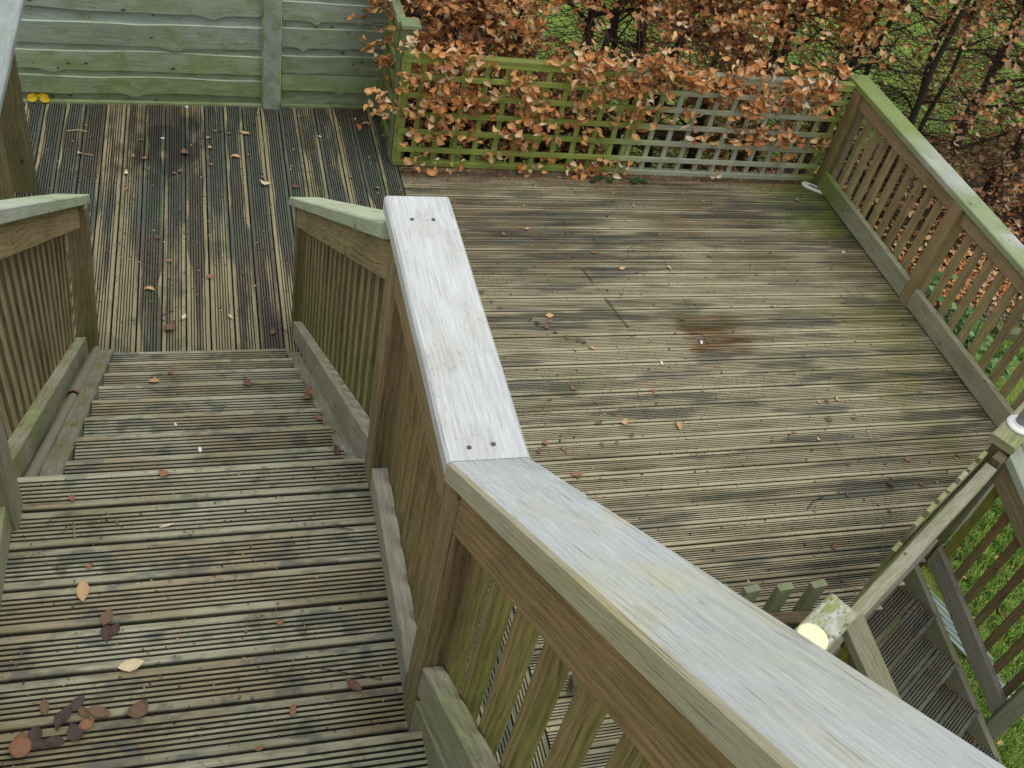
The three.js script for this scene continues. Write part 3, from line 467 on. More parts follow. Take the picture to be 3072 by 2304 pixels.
{ const m = mesh('disc', new THREE.LatheGeometry([[0, 0.009], [0.044, 0.009], [0.046, 0.0115], [0.054, 0.011], [0.0595, 0.006], [0.0605, 0]].map((q) => new THREE.Vector2(...q)), 40), new THREE.MeshStandardMaterial({ color: C3c(246, 240, 196), roughness: 0.5 }), lid); lid.position.copy(G(2.545, -0.6985, -0.272)); }
function C3c(r, g, b) { const q = C3(r, g, b); return new THREE.Color(...q); }
const pole = group('flag_pole', 'grey metal pole standing in a white plastic socket right of the gate', 'pole');
{ pole.position.copy(G(4.395, -0.7, -0.268));
  const metal = new THREE.MeshStandardMaterial({ color: 0x9a9aa6, roughness: 0.38, metalness: 0.55 }), white = new THREE.MeshStandardMaterial({ color: 0xe6e8e6, roughness: 0.4 });
  mesh('socket', new THREE.LatheGeometry([[0.032, 0.022], [0.052, 0.02], [0.064, 0.012], [0.067, 0.0], [0.03, 0.0]].map((q) => new THREE.Vector2(...q)), 44), white, pole);
  const t = mesh('tube', new THREE.CylinderGeometry(0.034, 0.034, 2.0, 36), metal, pole); t.position.y = 1.01; const c = mesh('collar', new THREE.TorusGeometry(0.036, 0.005, 8, 36), white, pole); c.rotation.x = Math.PI / 2; c.position.y = 0.024; }
const pk = group('picket_fence', 'short run of plain square-topped pickets on the deck below the broad handrail', 'picket fence');
for (let k = 0; k < 7; k++) { const x = 2.235 - k * 0.137, z = -1.812 - k * 0.012, h = -0.79 + rr(-0.015, 0.015) + (k === 0 ? 0.01 : 0); bar('picket', pk, M.green, V(x, D + 0.02, z), V(x, h, z), 0.03, 0.068, { up: V(1, 0, -0.1), tone: 0.62, col: () => [0.8, 0.84, 0.62] }); }
bar('rail', pk, M.brown, V(2.31, -0.975, -1.762), V(1.36, -0.975, -1.85), 0.055, 0.07, { tone: 0.55 }); bar('rail', pk, M.brown, V(2.31, -1.42, -1.762), V(1.36, -1.42, -1.85), 0.055, 0.07, { tone: 0.5 });

const gs = group('garden_steps', 'dark damp grooved timber steps going down from the gate to the lawn', 'staircase');
for (let k = 1; k <= 4; k++) {
  const y = D - 0.181 * k, b = -0.229 + 0.2225 * k, t = new THREE.Group(); t.name = k === 1 ? 'tread' : 'tread_' + String(k - 1).padStart(3, '0'); gs.add(t);
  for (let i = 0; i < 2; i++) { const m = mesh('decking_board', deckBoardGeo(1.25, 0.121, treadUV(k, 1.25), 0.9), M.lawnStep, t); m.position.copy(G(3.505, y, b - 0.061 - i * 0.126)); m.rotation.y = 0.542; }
}
const step = 0.181 / 0.2225, sy = (b, d = 0) => -1.60 - 0.83 * (b + 0.22) + d;
for (const a of [4.157, 2.86]) plank(gs, 'stringer', M.grey, G(a, sy(-0.25) - 0.14, -0.25), G(a, sy(0.78) - 0.14, 0.78), 0.045, 0.28, { tone: 0.62, col: moss(0.5) });
for (const [a, lab, s] of [[4.235, 'weathered balustrade sloping down the far side of the garden steps', 1], [2.82, 'weathered balustrade sloping down the near side of the garden steps', -1]]) {
  const r = group('garden_step_balustrade', lab, 'balustrade'), yc = (b) => -0.735 - 0.80 * (b + 0.22);
  plank(r, 'handrail', s > 0 ? M.cap : M.grey, G(a + 0.035 * s, yc(-0.212) - 0.02, -0.212), G(a + 0.035 * s, yc(0.62) - 0.02, 0.62), 0.12, 0.05, { tone: 0.72, col: moss(0.5), wob: 0.006 });
  plank(r, 'top_rail', M.brown, G(a, yc(-0.2) - 0.105, -0.2), G(a, yc(0.5) - 0.105, 0.5), 0.045, 0.125, { tone: 0.8 });
  const br = (b) => -1.462 - 0.83 * (b + 0.2);
  plank(r, 'bottom_rail', M.grey, G(a, br(-0.21) - 0.06, -0.21), G(a, br(0.5) - 0.06, 0.5), 0.045, 0.125, { tone: 0.68, col: () => [0.95, 0.93, 0.95] });
  bar('post', r, M.grey, G(a, LAWN - 0.1, 0.548), G(a, yc(0.548) - 0.03, 0.548), 0.09, 0.09, { up: V(0.857, 0, -0.516), tone: 0.82, col: () => [0.92, 1, 0.86] });
  for (let k = 0; k < 7; k++) { const b = -0.165 + k * 0.106; bar('baluster', r, M.brown, G(a + 0.045 * s, br(b) - 0.1, b), G(a + 0.045 * s, yc(b) - 0.06, b), 0.042, 0.042, { up: V(0.857, 0, -0.516), tone: rr(0.6, 0.75), col: k ? algae(br(b) - 0.3, yc(b) - 0.2, 0.6, 0.9) : () => [0.95, 1.15, 0.35] }); }
}

// ================================================================ conduit in the gutter of the lower stairs
const cd = group('conduit_pipe', 'grey-brown plastic pipe lying along the left stringer of the lower stairs', 'pipe');
{ const pv = new THREE.MeshStandardMaterial({ color: C3c(134, 126, 112), roughness: 0.7 }), A = V(-0.531, -0.068, -1.9), B = V(-0.577, -1.425, -3.95), mid = A.clone().lerp(B, 0.555);
  const tube = (p, q, r, n) => mesh(n, new THREE.TubeGeometry(new THREE.LineCurve3(p, q), 8, r, 18), pv, cd);
  tube(A, mid.clone().add(V(0, -0.004, 0)), 0.019, 'pipe'); tube(mid, B, 0.0225, 'pipe'); const c = tube(mid.clone().lerp(A, 0.012), mid.clone().lerp(A, -0.004), 0.0245, 'collar'); c.material = new THREE.MeshStandardMaterial({ color: C3c(120, 78, 58), roughness: 0.7 }); }
// ================================================================ lawn, bed, gravel
{
  const t = tex(1024, 1024, (i, j, o) => {
    const u = i / 1024, v = j / 1024, a = fb(u * 8, v * 8, 8, 8), b = fb(u * 40, v * 40, 40, 40), f = n2(u * 256, v * 256, 256, 256), f2 = n2(u * 200 + 3, v * 60 + 1, 200, 60);
    let c = m3(C3(78, 108, 32), C3(158, 184, 82), clamp(0.25 + 0.5 * (f2 - 0.3) + 0.5 * (f - 0.5) + 0.5 * (b - 0.5)));
    c = m3(c, C3(118, 128, 50), 0.55 * sst(0.45, 0.7, a)); c = m3(c, C3(58, 44, 26), 0.5 * sst(0.62, 0.75, b));
    o[0] = c[0]; o[1] = c[1]; o[2] = c[2]; o[3] = f;
  });
  const gm = new THREE.MeshStandardMaterial({ map: t.map, bumpMap: t.bumpMap, bumpScale: 0.01, roughness: 0.95 });
  const g = new THREE.PlaneGeometry(160, 160, 1, 1); g.rotateX(-Math.PI / 2); const uv = g.attributes.uv; for (let i = 0; i < uv.count; i++) uv.setXY(i, uv.getX(i) * 80, uv.getY(i) * 80);
  const m = mesh('lawn', g, gm); m.position.set(0, LAWN, -10); tag(m, 'green winter lawn beyond the hedge and beside the garden steps', null, null, 'structure');
  const ts2 = tex(512, 512, (i, j, o) => {
    const u = i / 512, v = j / 512, a = fb(u * 10, v * 10, 10, 10), b = n2(u * 90, v * 90, 90, 90), l = n2(u * 60 + 5, v * 60, 60, 60);
    let c = m3(C3(30, 24, 18), C3(84, 66, 48), clamp(0.5 * a + 0.5 * b)); c = m3(c, C3(128, 78, 44), 0.8 * sst(0.62, 0.75, l)); c = m3(c, C3(60, 84, 34), 0.5 * sst(0.6, 0.75, a));
    o[0] = c[0]; o[1] = c[1]; o[2] = c[2]; o[3] = b;
  });
  const bed = new THREE.Shape(); const pts = []; for (let k = 0; k <= 24; k++) { const x = 0.4 + k * 0.5; pts.push([x, -7.35 - 0.25 * N(x, 3)]); } for (let k = 24; k >= 0; k--) { const x = 0.4 + k * 0.5; pts.push([x, (x > 4.7 ? -5.35 : -5.6) + 0.5 * N(x * 1.4, 9) - 0.2]); }
  bed.setFromPoints(pts.map(([x, z]) => new THREE.Vector2(x, -z)));
  const bgm = new THREE.ShapeGeometry(bed); bgm.rotateX(-Math.PI / 2); const bm = mesh('soil_bed', bgm, new THREE.MeshStandardMaterial({ map: ts2.map, bumpMap: ts2.bumpMap, bumpScale: 0.02, roughness: 1 })); bm.position.y = LAWN + 0.006; tag(bm, 'dark soil bed with leaf litter under the hedge', null, null, 'structure');
}
function inst(name, geo, m, n, fill, parent) {
  const I = new THREE.InstancedMesh(geo, m, n), o = new THREE.Object3D(), c = new THREE.Color(); o.rotation.order = 'YXZ';
  for (let i = 0; i < n; i++) { o.scale.set(1, 1, 1); fill(i, o, c); o.updateMatrix(); I.setMatrixAt(i, o.matrix); I.setColorAt(i, c); }
  I.castShadow = I.receiveShadow = true; I.name = parent ? name : numbered(name); (parent ?? scene).add(I); return I;
}
{ // grass tufts
  const P = [], sr2 = () => rnd(); for (let b = 0; b < 9; b++) { const a = sr2() * 6.28, r = 0.02 * sr2(), h = 0.03 + 0.035 * sr2(), l = 0.03 + 0.03 * sr2(), x = Math.cos(a) * r, z = Math.sin(a) * r, dx = Math.cos(a + sr2()) * l, dz = Math.sin(a + sr2()) * l, wx = -Math.sin(a) * 0.0022, wz = Math.cos(a) * 0.0022; P.push(x - wx, 0, z - wz, x + wx, 0, z + wz, x + dx * 0.5 + wx, h * 0.75, z + dz * 0.5 + wz, x - wx, 0, z - wz, x + dx * 0.5 + wx, h * 0.75, z + dz * 0.5 + wz, x + dx * 0.5 - wx, h * 0.75, z + dz * 0.5 - wz, x + dx * 0.5 - wx, h * 0.75, z + dz * 0.5 - wz, x + dx * 0.5 + wx, h * 0.75, z + dz * 0.5 + wz, x + dx, h, z + dz); }
  const g = new THREE.BufferGeometry(); g.setAttribute('position', new THREE.Float32BufferAttribute(P, 3)); g.computeVertexNormals();
  const m = new THREE.MeshStandardMaterial({ color: 0xffffff, roughness: 0.7, side: THREE.DoubleSide });
  const I = inst('grass', g, m, 52000, (i, o, c) => {
    let x, z; if (i < 34000) { do { x = rr(2.9, 8.2); z = rr(-5.1, 0.4); } while (x < 4.5 && z < -1.1 - 0.6 * (x - 2.9) && false); } else { x = rr(1.2, 13); z = rr(-14, -7.5); }
    if (x < 4.3 && z < -2.2) x += 2.2; if (z < -4.2 && z > -5.2 && x > 4.6 && N(x, z * 2) > 0.52) z += 2; o.position.set(x, LAWN, z); o.rotation.set(0, rnd() * 6.28, 0); const s = i < 34000 ? rr(0.7, 1.25) : rr(0.35, 0.6); o.scale.set(s, s, s);
    const q = m3(C3(84, 124, 36), C3(176, 206, 100), rnd() * rnd() + 0.25 * N(x * 2, z * 2)); const y = m3(q, C3(150, 150, 70), rnd() < 0.12 ? 0.7 : 0); c.setRGB(...y);
  }); tag(I, 'short green grass blades of the lawn', 'grass', null, 'stuff');
}
{ // gravel patch
  const g = new THREE.IcosahedronGeometry(0.011, 0); g.scale(1, 0.6, 0.8);
  const I = inst('gravel', g, new THREE.MeshStandardMaterial({ roughness: 0.9 }), 2400, (i, o, c) => { const a = rnd() * 6.28, r = Math.sqrt(rnd()); o.position.set(6.5 + 0.6 * r * Math.cos(a), LAWN + 0.008 + 0.01 * rnd(), -5.2 + 0.3 * r * Math.sin(a)); o.rotation.set(rnd() * 6, rnd() * 6, rnd() * 6); const s = rr(0.6, 1.7); o.scale.set(s, s, s); c.setRGB(...m3(C3(80, 66, 50), C3(178, 164, 140), rnd() * rnd())); });
  tag(I, 'pale gravel between the hedge and the lawn', 'gravel', null, 'stuff');
  const e = group('timber_edging', 'short mossy timber edging by the gravel outside the balustrade', 'edging'); bar('board', e, M.green, V(6.2, LAWN + 0.05, -4.98), V(6.62, LAWN + 0.05, -4.9), 0.09, 0.13, { tone: 0.42, c: 0.012, col: () => [0.95, 1, 0.7] });
}
// ================================================================ leaves
const tLeaf = tex(256, 128, (i, j, o) => {               // midrib, side veins and blotches of a dry leaf
  const u = i / 256, v = j / 128, d = Math.abs(v - 0.5), q = u * 9 - d * 5, vein = Math.max(sst(0.035, 0.012, d), 0.8 * sst(0.16, 0.05, Math.abs(q - Math.round(q))) * sst(0.5, 0.3, d)), b = fb(u * 7, v * 4, 7, 4), c = 0.78 + 0.24 * b - 0.12 * sst(0.3, 0.5, d) + 0.2 * vein;
  o[0] = clamp(c * 1.02); o[1] = clamp(c * 0.98); o[2] = clamp(c * 0.94); o[3] = clamp(0.3 + 0.5 * vein + 0.2 * b);
});
function leafGeo(L, W, fold, curl, wav = 0, ph = 0) {    // ovate leaf, tip along +x, 14 triangles
  const st = [0, 0.16, 0.4, 0.66, 0.86, 1], wd = [0.05, 0.62, 1, 0.86, 0.46, 0], P = [], row = (k) => {
    const t = st[k], w = W / 2 * wd[k], x = L * (t - 0.5), y = curl * L * (t - 0.45) * (t - 0.45) * 2.0, e = fold * w + wav * W * Math.sin(t * 9 + ph);
    return [[x, y + e, -w], [x, y, 0], [x, y + fold * w - wav * W * Math.sin(t * 8 + ph + 2), w]];
  };
  const U = []; for (let k = 0; k < 5; k++) { const a = row(k), b = row(k + 1); for (const s of [0, 1]) { P.push(...a[s], ...a[s + 1], ...b[s + 1]); U.push(st[k], s / 2, st[k], s / 2 + 0.5, st[k + 1], s / 2 + 0.5); if (k < 4) { P.push(...a[s], ...b[s + 1], ...b[s]); U.push(st[k], s / 2, st[k + 1], s / 2 + 0.5, st[k + 1], s / 2); } } }
  const g = new THREE.BufferGeometry(); g.setAttribute('position', new THREE.Float32BufferAttribute(P, 3)); g.setAttribute('uv', new THREE.Float32BufferAttribute(U, 2)); g.computeVertexNormals(); return g;
}
const LT = (r, g, b) => new THREE.MeshPhysicalMaterial({ color: C3c(r, g, b), map: tLeaf.map, roughness: 0.85, transmission: 0.35, thickness: 0, side: THREE.DoubleSide });
const LM = (r, g, b) => new THREE.MeshPhysicalMaterial({ color: C3c(r, g, b), map: tLeaf.map, roughness: 0.72, side: THREE.DoubleSide });
const leafGeos = [leafGeo(1, 0.6, 0.35, 0.5, 0.09, 0), leafGeo(1, 0.54, 0.6, -0.5, 0.1, 1), leafGeo(1, 0.62, 0.2, 0.9, 0.12, 2), leafGeo(1, 0.48, 0.9, 0.4, 0.08, 4)];
const beechMats = [[242, 190, 130], [234, 172, 108], [246, 212, 162], [220, 150, 86], [178, 114, 66], [250, 230, 196], [238, 180, 116]].map((q) => LT(...q));
// ================================================================ the beech hedge
const hedge = group('beech_hedge', 'tall brown-leaved beech hedge behind the trellis, thin and twiggy on the right', 'hedge');
{
  const bark = new THREE.MeshStandardMaterial({ color: C3c(66, 56, 48), roughness: 0.95 }), twigM = new THREE.MeshStandardMaterial({ color: C3c(74, 56, 46), roughness: 0.9 });
  const twigGeos = [], anchors = [];
  const curve = (pts) => new THREE.CatmullRomCurve3(pts);
  const taper = (cv, r0, r1, ns, nr) => { const g = new THREE.TubeGeometry(cv, ns, 1, nr, false), p = g.attributes.position; for (let i = 0; i <= ns; i++) { const c = cv.getPointAt(i / ns), r = mix(r0, r1, i / ns); for (let j = 0; j <= nr; j++) { const k = i * (nr + 1) + j; p.setXYZ(k, c.x + (p.getX(k) - c.x) * r, c.y + (p.getY(k) - c.y) * r, c.z + (p.getZ(k) - c.z) * r); } } g.computeVertexNormals(); return g; };
  const TX = []; for (let x = 1.45; x < 10.2; x += rr(0.22, 0.36)) TX.push(x);
  for (const x of TX) {
    const z = -6.75 + rr(-0.18, 0.18), r0 = rr(0.026, 0.062), pts = []; let px = x, pz = z;
    for (let y = LAWN - 0.05; y < 0.75; y += 0.55) { pts.push(V(px, y, pz)); px += rr(-0.12, 0.12); pz += rr(-0.07, 0.07); }
    const cv = curve(pts); const T = mesh('trunk', taper(cv, r0, r0 * 0.35, 14, 7), bark, hedge), parts = [];
    for (let b = 0; b < 10; b++) {                        // boughs, then twigs on the boughs
      const f = rr(0.12, 0.97), p = cv.getPointAt(f), a = rnd() * 6.28, l = rr(0.35, 0.8), q = V(p.x + Math.cos(a) * l * 0.9, p.y + rr(0.15, 0.55) * l, p.z + Math.sin(a) * l * 0.75), mid = p.clone().lerp(q, 0.5).add(V(rr(-0.06, 0.06), rr(-0.08, 0.02), rr(-0.06, 0.06)));
      const bc = curve([p, mid, q]); parts.push(taper(bc, r0 * 0.38 * (1.2 - f * 0.6), 0.004, 7, 5));
      for (let t = 0; t < 12; t++) { const s = bc.getPointAt(rr(0.2, 1)), a2 = rnd() * 6.28, l2 = rr(0.14, 0.42), e = V(s.x + Math.cos(a2) * l2, s.y + rr(-0.35, 0.5) * l2, s.z + Math.sin(a2) * l2), m2 = s.clone().lerp(e, 0.5).add(V(rr(-0.03, 0.03), rr(-0.03, 0.03), rr(-0.03, 0.03))); twigGeos.push(taper(curve([s, m2, e]), rr(0.003, 0.0056), 0.0015, 3, 3)); anchors.push([m2, e], [e, e], [e.clone().lerp(m2, 0.5), e]); }
    }
    tag(mesh('boughs', mergeGeometries(parts), bark, hedge), null, null, null, 'stuff');
  }
  // fine crossing twigs that fill the hedge
  for (let k = 0; k < 17000; k++) { const x = rr(1.3, 10), y = rr(LAWN + 0.25, 0.5), z = -6.75 + (rnd() + rnd() - 1) * 0.66, a = rnd() * 6.28, l = rr(0.12, 0.36), s = V(x, y, z), e = V(x + Math.cos(a) * l, y + rr(-0.4, 0.6) * l, z + Math.sin(a) * l * 0.8), m2 = s.clone().lerp(e, 0.5).add(V(rr(-0.04, 0.04), rr(-0.04, 0.04), rr(-0.03, 0.03))); twigGeos.push(taper(curve([s, m2, e]), rr(0.002, 0.0042), 0.0012, 3, 3)); anchors.push([e, e]); }
  tag(mesh('twigs', mergeGeometries(twigGeos), twigM, hedge), null, null, null, 'stuff');
  // how many leaves grow where
  const dens = (x, y) => { const cl = N(x * 2.3 + 3, y * 2.6 + 5); let d = sst(0.36, 0.62, cl);
    if (x < 2.2) d = d * 0.8 + 0.3; else if (x < 2.9) d = d * 0.55 + 0.03; else if (x < 4.9) d = d * 0.9 + 0.42 * sst(-1.15, -0.5, y); else if (x < 6.0) d = d * 0.07 + 0.32 * sst(-0.7, -0.2, y); else d = d * 0.3 + 0.25 * sst(-0.8, -0.3, y);
    if (y < -1.0 && x < 4.9) d *= 0.5; if (y < -1.75) d = d * 0.5 + (x > 5.8 ? 0.25 : 0.03); return d; };
  const spots = [], tint = (dark) => { const k = Math.floor(Math.pow(rnd(), 1.15) * beechMats.length); return k; };
  let guard = 0;
  while (spots.length < 40000 && guard++ < 900000) {
    const an = anchors[Math.floor(rnd() * anchors.length)], p = an[0]; if (p.z > -5.98 - (p.y < -0.72 ? 0.02 : -0.1) || rnd() > dens(p.x, p.y)) continue;
    const n = 2 + Math.floor(rnd() * 5); for (let i = 0; i < n; i++) spots.push([p.x + rr(-0.07, 0.07), p.y + rr(-0.08, 0.05), Math.min(p.z + rr(-0.06, 0.06), p.y < -0.72 && p.x < 4.5 ? -6.0 : -5.9)]);
  }
  // clusters that poke through the trellis or hang over it
  const front = [];
  const tuft = (x, y, n, s = 0.075) => { const z0 = TZ(x) + rr(0.03, 0.1), tw = curve([V(x + rr(-0.1, 0.1), y + rr(0.04, 0.12), z0 - 0.3), V(x, y + 0.05, z0 - 0.08), V(x + rr(-0.04, 0.04), y - 0.02, z0)]); twFront.push(taper(tw, 0.003, 0.0014, 5, 4)); for (let i = 0; i < n; i++) front.push([x + rr(-s, s), y + rr(-s, s * 0.6), z0 + rr(-0.05, 0.05)]); };
  const twFront = [];
  for (let k = 0; k < 330; k++) { const x = 1.3 + 3.15 * Math.pow(rnd(), 0.95), y = -0.56 - 0.55 * rnd() * rnd() - (x < 2.2 ? 0.5 * rnd() : x > 3.2 ? 0.3 * rnd() : 0.22 * rnd()); if (N(x * 3.1 + 7, y * 4) < (x > 2.9 ? 0.47 : 0.38)) continue; tuft(x, y, 3 + Math.floor(rnd() * 6)); }
  for (const [x, y, n] of [[1.06, -1.02, 15], [1.12, -1.1, 10], [1.3, -1.13, 9], [1.5, -1.28, 7], [1.72, -1.26, 8], [1.35, -1.47, 6], [2.1, -1.32, 6], [2.32, -1.29, 7], [1.65, -1.53, 6], [2.3, -1.5, 6], [2.5, -1.52, 8], [2.62, -1.5, 7], [2.74, -1.46, 5], [2.9, -1.5, 7], [3.55, -1.2, 7], [3.75, -1.18, 8], [3.95, -1.15, 8], [4.15, -1.2, 7], [3.62, -1.5, 3], [4.2, -1.4, 4], [1.24, -0.68, 6], [2.15, -1.05, 6], [2.9, -1.05, 5], [3.3, -1.0, 7], [1.22, -0.9, 10], [1.3, -1.3, 8], [1.46, -1.05, 10], [1.6, -0.98, 9], [1.8, -1.08, 9], [1.95, -1.2, 8], [2.2, -1.18, 8], [2.45, -1.12, 9], [2.6, -1.24, 7], [2.05, -0.88, 9], [2.6, -0.9, 10], [1.95, -1.42, 7], [2.15, -1.55, 8], [2.68, -1.53, 8], [1.43, -1.5, 6]]) tuft(x, y, Math.round(n * 1.4));
  tag(mesh('front_twigs', mergeGeometries(twFront), twigM, hedge), null, null, null, 'stuff');
  const place = (o, p, s) => { o.position.set(...p); o.rotation.set(rr(-0.4, 1.0), rnd() * 6.28, rr(-0.95, 0.4)); o.scale.set(s, s, s * rr(0.8, 1.1)); };
  front.sort((a, b) => a[1] * 0.0 + b[2] - a[2]);
  front.slice(0, 290).forEach((p) => { const l = mesh('leaf', leafGeos[Math.floor(rnd() * 4)], beechMats[tint()], hedge); l.rotation.order = 'YXZ'; place(l, p, rr(0.058, 0.088)); });
  const rest = front.slice(290).concat(spots);
  const lm = new THREE.MeshPhysicalMaterial({ color: 0xffffff, map: tLeaf.map, roughness: 0.85, transmission: 0.3, thickness: 0, side: THREE.DoubleSide });
  leafGeos.slice(0, 3).forEach((g, gi) => { const sub = rest.filter((_, i) => i % 3 === gi); const I = inst(gi ? 'leaves_00' + gi : 'leaves', g, lm, sub.length, (i, o, c) => { place(o, sub[i], rr(0.045, 0.078)); const m = beechMats[tint()].color, x = sub[i][0], k = rr(0.8, 1.08); c.setRGB(m.r * k, m.g * k, m.b * k); if (x > 5.6 && rnd() < 0.5) c.lerp(new THREE.Color(...C3(216, 190, 166)), 0.55); }, hedge); tag(I, null, null, null, 'stuff'); });
}
{ // litter below the hedge
  const I = inst('leaf_litter', leafGeos[0], new THREE.MeshStandardMaterial({ roughness: 0.8, side: THREE.DoubleSide }), 2600, (i, o, c) => { let x = rr(1.3, 9.5), z = x > 4.7 ? rr(-7.0, -5.35) : rr(-7.2, -5.95); if (i < 900) { x = 6.4 + 0.9 * (rnd() + rnd() - 1); z = -5.75 + 0.5 * (rnd() + rnd() - 1); } else if (x < 5.7 && rnd() < 0.75) x += 3.6; o.position.set(x, LAWN + 0.012 + 0.03 * rnd(), z); o.rotation.set(rr(-0.5, 0.5), rnd() * 6.28, rr(-0.5, 0.5)); const s = rr(0.04, 0.075); o.scale.set(s, s, s); const m = beechMats[Math.floor(rnd() * 7)].color; c.setRGB(m.r * 0.7, m.g * 0.64, m.b * 0.6); });
  tag(I, 'brown fallen leaves lying on the soil under the hedge', 'leaves', null, 'stuff');
}
// ================================================================ green plants outside the balustrade
function plant(label, x, z, h, n, s) {
  const p = group('leafy_plant', label, 'plant', 'green plants outside the balustrade'); p.position.set(x, LAWN, z);
  const gm = [[72, 112, 62], [98, 140, 84], [124, 164, 104]].map((q) => LM(...q)), lg = [leafGeo(1, 0.42, 0.25, -0.35, 0.04, 1), leafGeo(1, 0.36, 0.2, -0.6, 0.03, 2)];
  for (let k = 0; k < 4; k++) { const a = k * 1.7 + rnd(), e = V(Math.cos(a) * 0.16 * h, h * rr(0.75, 1), Math.sin(a) * 0.16 * h), cv = new THREE.CatmullRomCurve3([V(0, 0, 0), e.clone().multiplyScalar(0.5).add(V(0.02, 0.02, 0)), e]); mesh('stem', new THREE.TubeGeometry(cv, 6, 0.005, 5), gm[0], p);
    for (let i = 0; i < n; i++) { const q = cv.getPointAt(mix(0.3, 1, i / n)), b = i * 2.4 + k, l = mesh('leaf', lg[i % 2], gm[Math.floor(rnd() * 3)], p), sc = s * rr(0.7, 1.15); l.rotation.order = 'YXZ'; l.rotation.set(rr(-0.2, 0.2), b, rr(-0.3, 0.45)); l.scale.setScalar(sc); l.position.set(q.x + Math.cos(b) * sc * 0.5, q.y, q.z - Math.sin(b) * sc * 0.5); } }
}
for (const [lab, x, z, h, n, s] of [['broad-leaved green plant beside the middle post of the deck balustrade', 5.62, -5.32, 0.5, 6, 0.17], ['green plant second from the middle post, outside the balustrade', 5.78, -5.02, 0.42, 7, 0.14], ['bushy green plant outside the balustrade, third from the middle post', 5.72, -4.74, 0.4, 8, 0.13], ['green plant outside the balustrade nearest the metal pole', 5.82, -4.46, 0.36, 8, 0.12], ['small green plant close against the balustrade below the hedge litter', 5.42, -5.1, 0.34, 6, 0.12]]) plant(lab, x, z, h, n, s);
{ // ivy sprig on the deck below the trellis
  const p = group('ivy_sprig', 'dark green ivy sprig creeping under the trellis onto the deck', 'plant'); const im = new THREE.MeshStandardMaterial({ color: C3c(38, 70, 36), roughness: 0.5, side: THREE.DoubleSide }), s = new THREE.Shape(); s.moveTo(-0.5, 0); s.quadraticCurveTo(-0.55, -0.4, -0.2, -0.5); s.lineTo(-0.05, -0.28); s.lineTo(0.15, -0.42); s.quadraticCurveTo(0.4, -0.15, 0.55, 0); s.quadraticCurveTo(0.4, 0.15, 0.15, 0.42); s.lineTo(-0.05, 0.28); s.lineTo(-0.2, 0.5); s.quadraticCurveTo(-0.55, 0.4, -0.5, 0);
  const g = new THREE.ShapeGeometry(s, 4); g.rotateX(-Math.PI / 2);
  for (const [x, z, r] of [[2.72, -5.82, 0.3], [2.79, -5.79, 2], [2.66, -5.78, 4], [3.02, -5.82, 1], [3.06, -5.79, 3.3], [2.98, -5.78, 5]]) { const l = mesh('leaf', g, im, p); l.scale.setScalar(0.06); l.position.set(x, D + 0.02, z); l.rotation.set(rr(-0.3, 0.3), r, rr(-0.2, 0.2)); }
  mesh('stem', new THREE.TubeGeometry(new THREE.CatmullRomCurve3([V(2.7, D + 0.01, -5.95), V(2.75, D + 0.015, -5.84), V(2.95, D + 0.012, -5.82), V(3.06, D + 0.015, -5.8)]), 10, 0.002, 5), im, p);
}
// ================================================================ fallen leaves and small things
const RM = camera.matrixWorld.clone();
function at(px, py, Y) {                                 // the point at height Y that the photograph shows at pixel (px, py) of 3072 x 2304
  const f = 1152 / Math.tan(THREE.MathUtils.degToRad(42.0905 / 2)), d = V((px - 1536) / f, -(py - 1152) / f, -1).transformDirection(RM), t = (Y - 2.25) / d.y; return V(d.x * t, Y, d.z * t);
}
const crumpled = [leafGeo(1, 0.7, 0.5, 0.6, 0.12, 0), leafGeo(1, 0.6, 0.8, -0.5, 0.14, 1), leafGeo(1, 0.75, 0.2, 0.9, 0.12, 3), leafGeo(1, 0.6, 0.15, 0.15, 0.05, 2)];
const fallM = { tan: LM(200, 166, 124), pale: LM(220, 204, 170), rust: LM(150, 110, 82), brown: LM(118, 92, 74), dark: LM(80, 64, 62), red: LM(118, 84, 70) };
const gD = 'dark rotting leaves at the near left of the landing';
function leafAt(px, py, Y, kind, size, label, grp) {
  const l = mesh('fallen_leaf', crumpled[Math.floor(rnd() * 4)], fallM[kind]); l.position.copy(at(px, py, Y)).add(V(0, 0.006 + size * 0.06, 0)); l.rotation.order = 'YXZ'; l.rotation.set(rr(-0.15, 0.15), rnd() * 6.28, rr(-0.15, 0.15)); l.scale.set(size, size * (grp === gD ? 0.55 : 0.75), size * rr(0.7, 1.1)); tag(l, label, 'leaf', grp); return l;
}
leafAt(250, 1780, 0, 'tan', 0.062, 'tan leaf with a curled dark tip alone on the left half of the landing'); leafAt(395, 2002, 0, 'pale', 0.062, 'pale cream leaf lying flat near the middle of the landing'); leafAt(62, 2253, 0, 'rust', 0.062, 'shiny rust-brown leaf in the bottom left corner of the landing'); leafAt(500, 1583, 0, 'pale', 0.042, 'narrow pale leaf on the landing two boards behind its front edge').scale.z = 0.012;
const lD = 'dark limp leaf in the damp heap at the near left of the landing';
for (const [x, y] of [[345, 1898], [322, 1905], [232, 2115], [250, 2140], [135, 2128], [180, 2165], [196, 2150], [108, 2210], [165, 2232], [228, 2208], [120, 2240]]) leafAt(x, y, 0, rnd() < 0.75 ? 'dark' : 'brown', rr(0.034, 0.054), lD, gD);
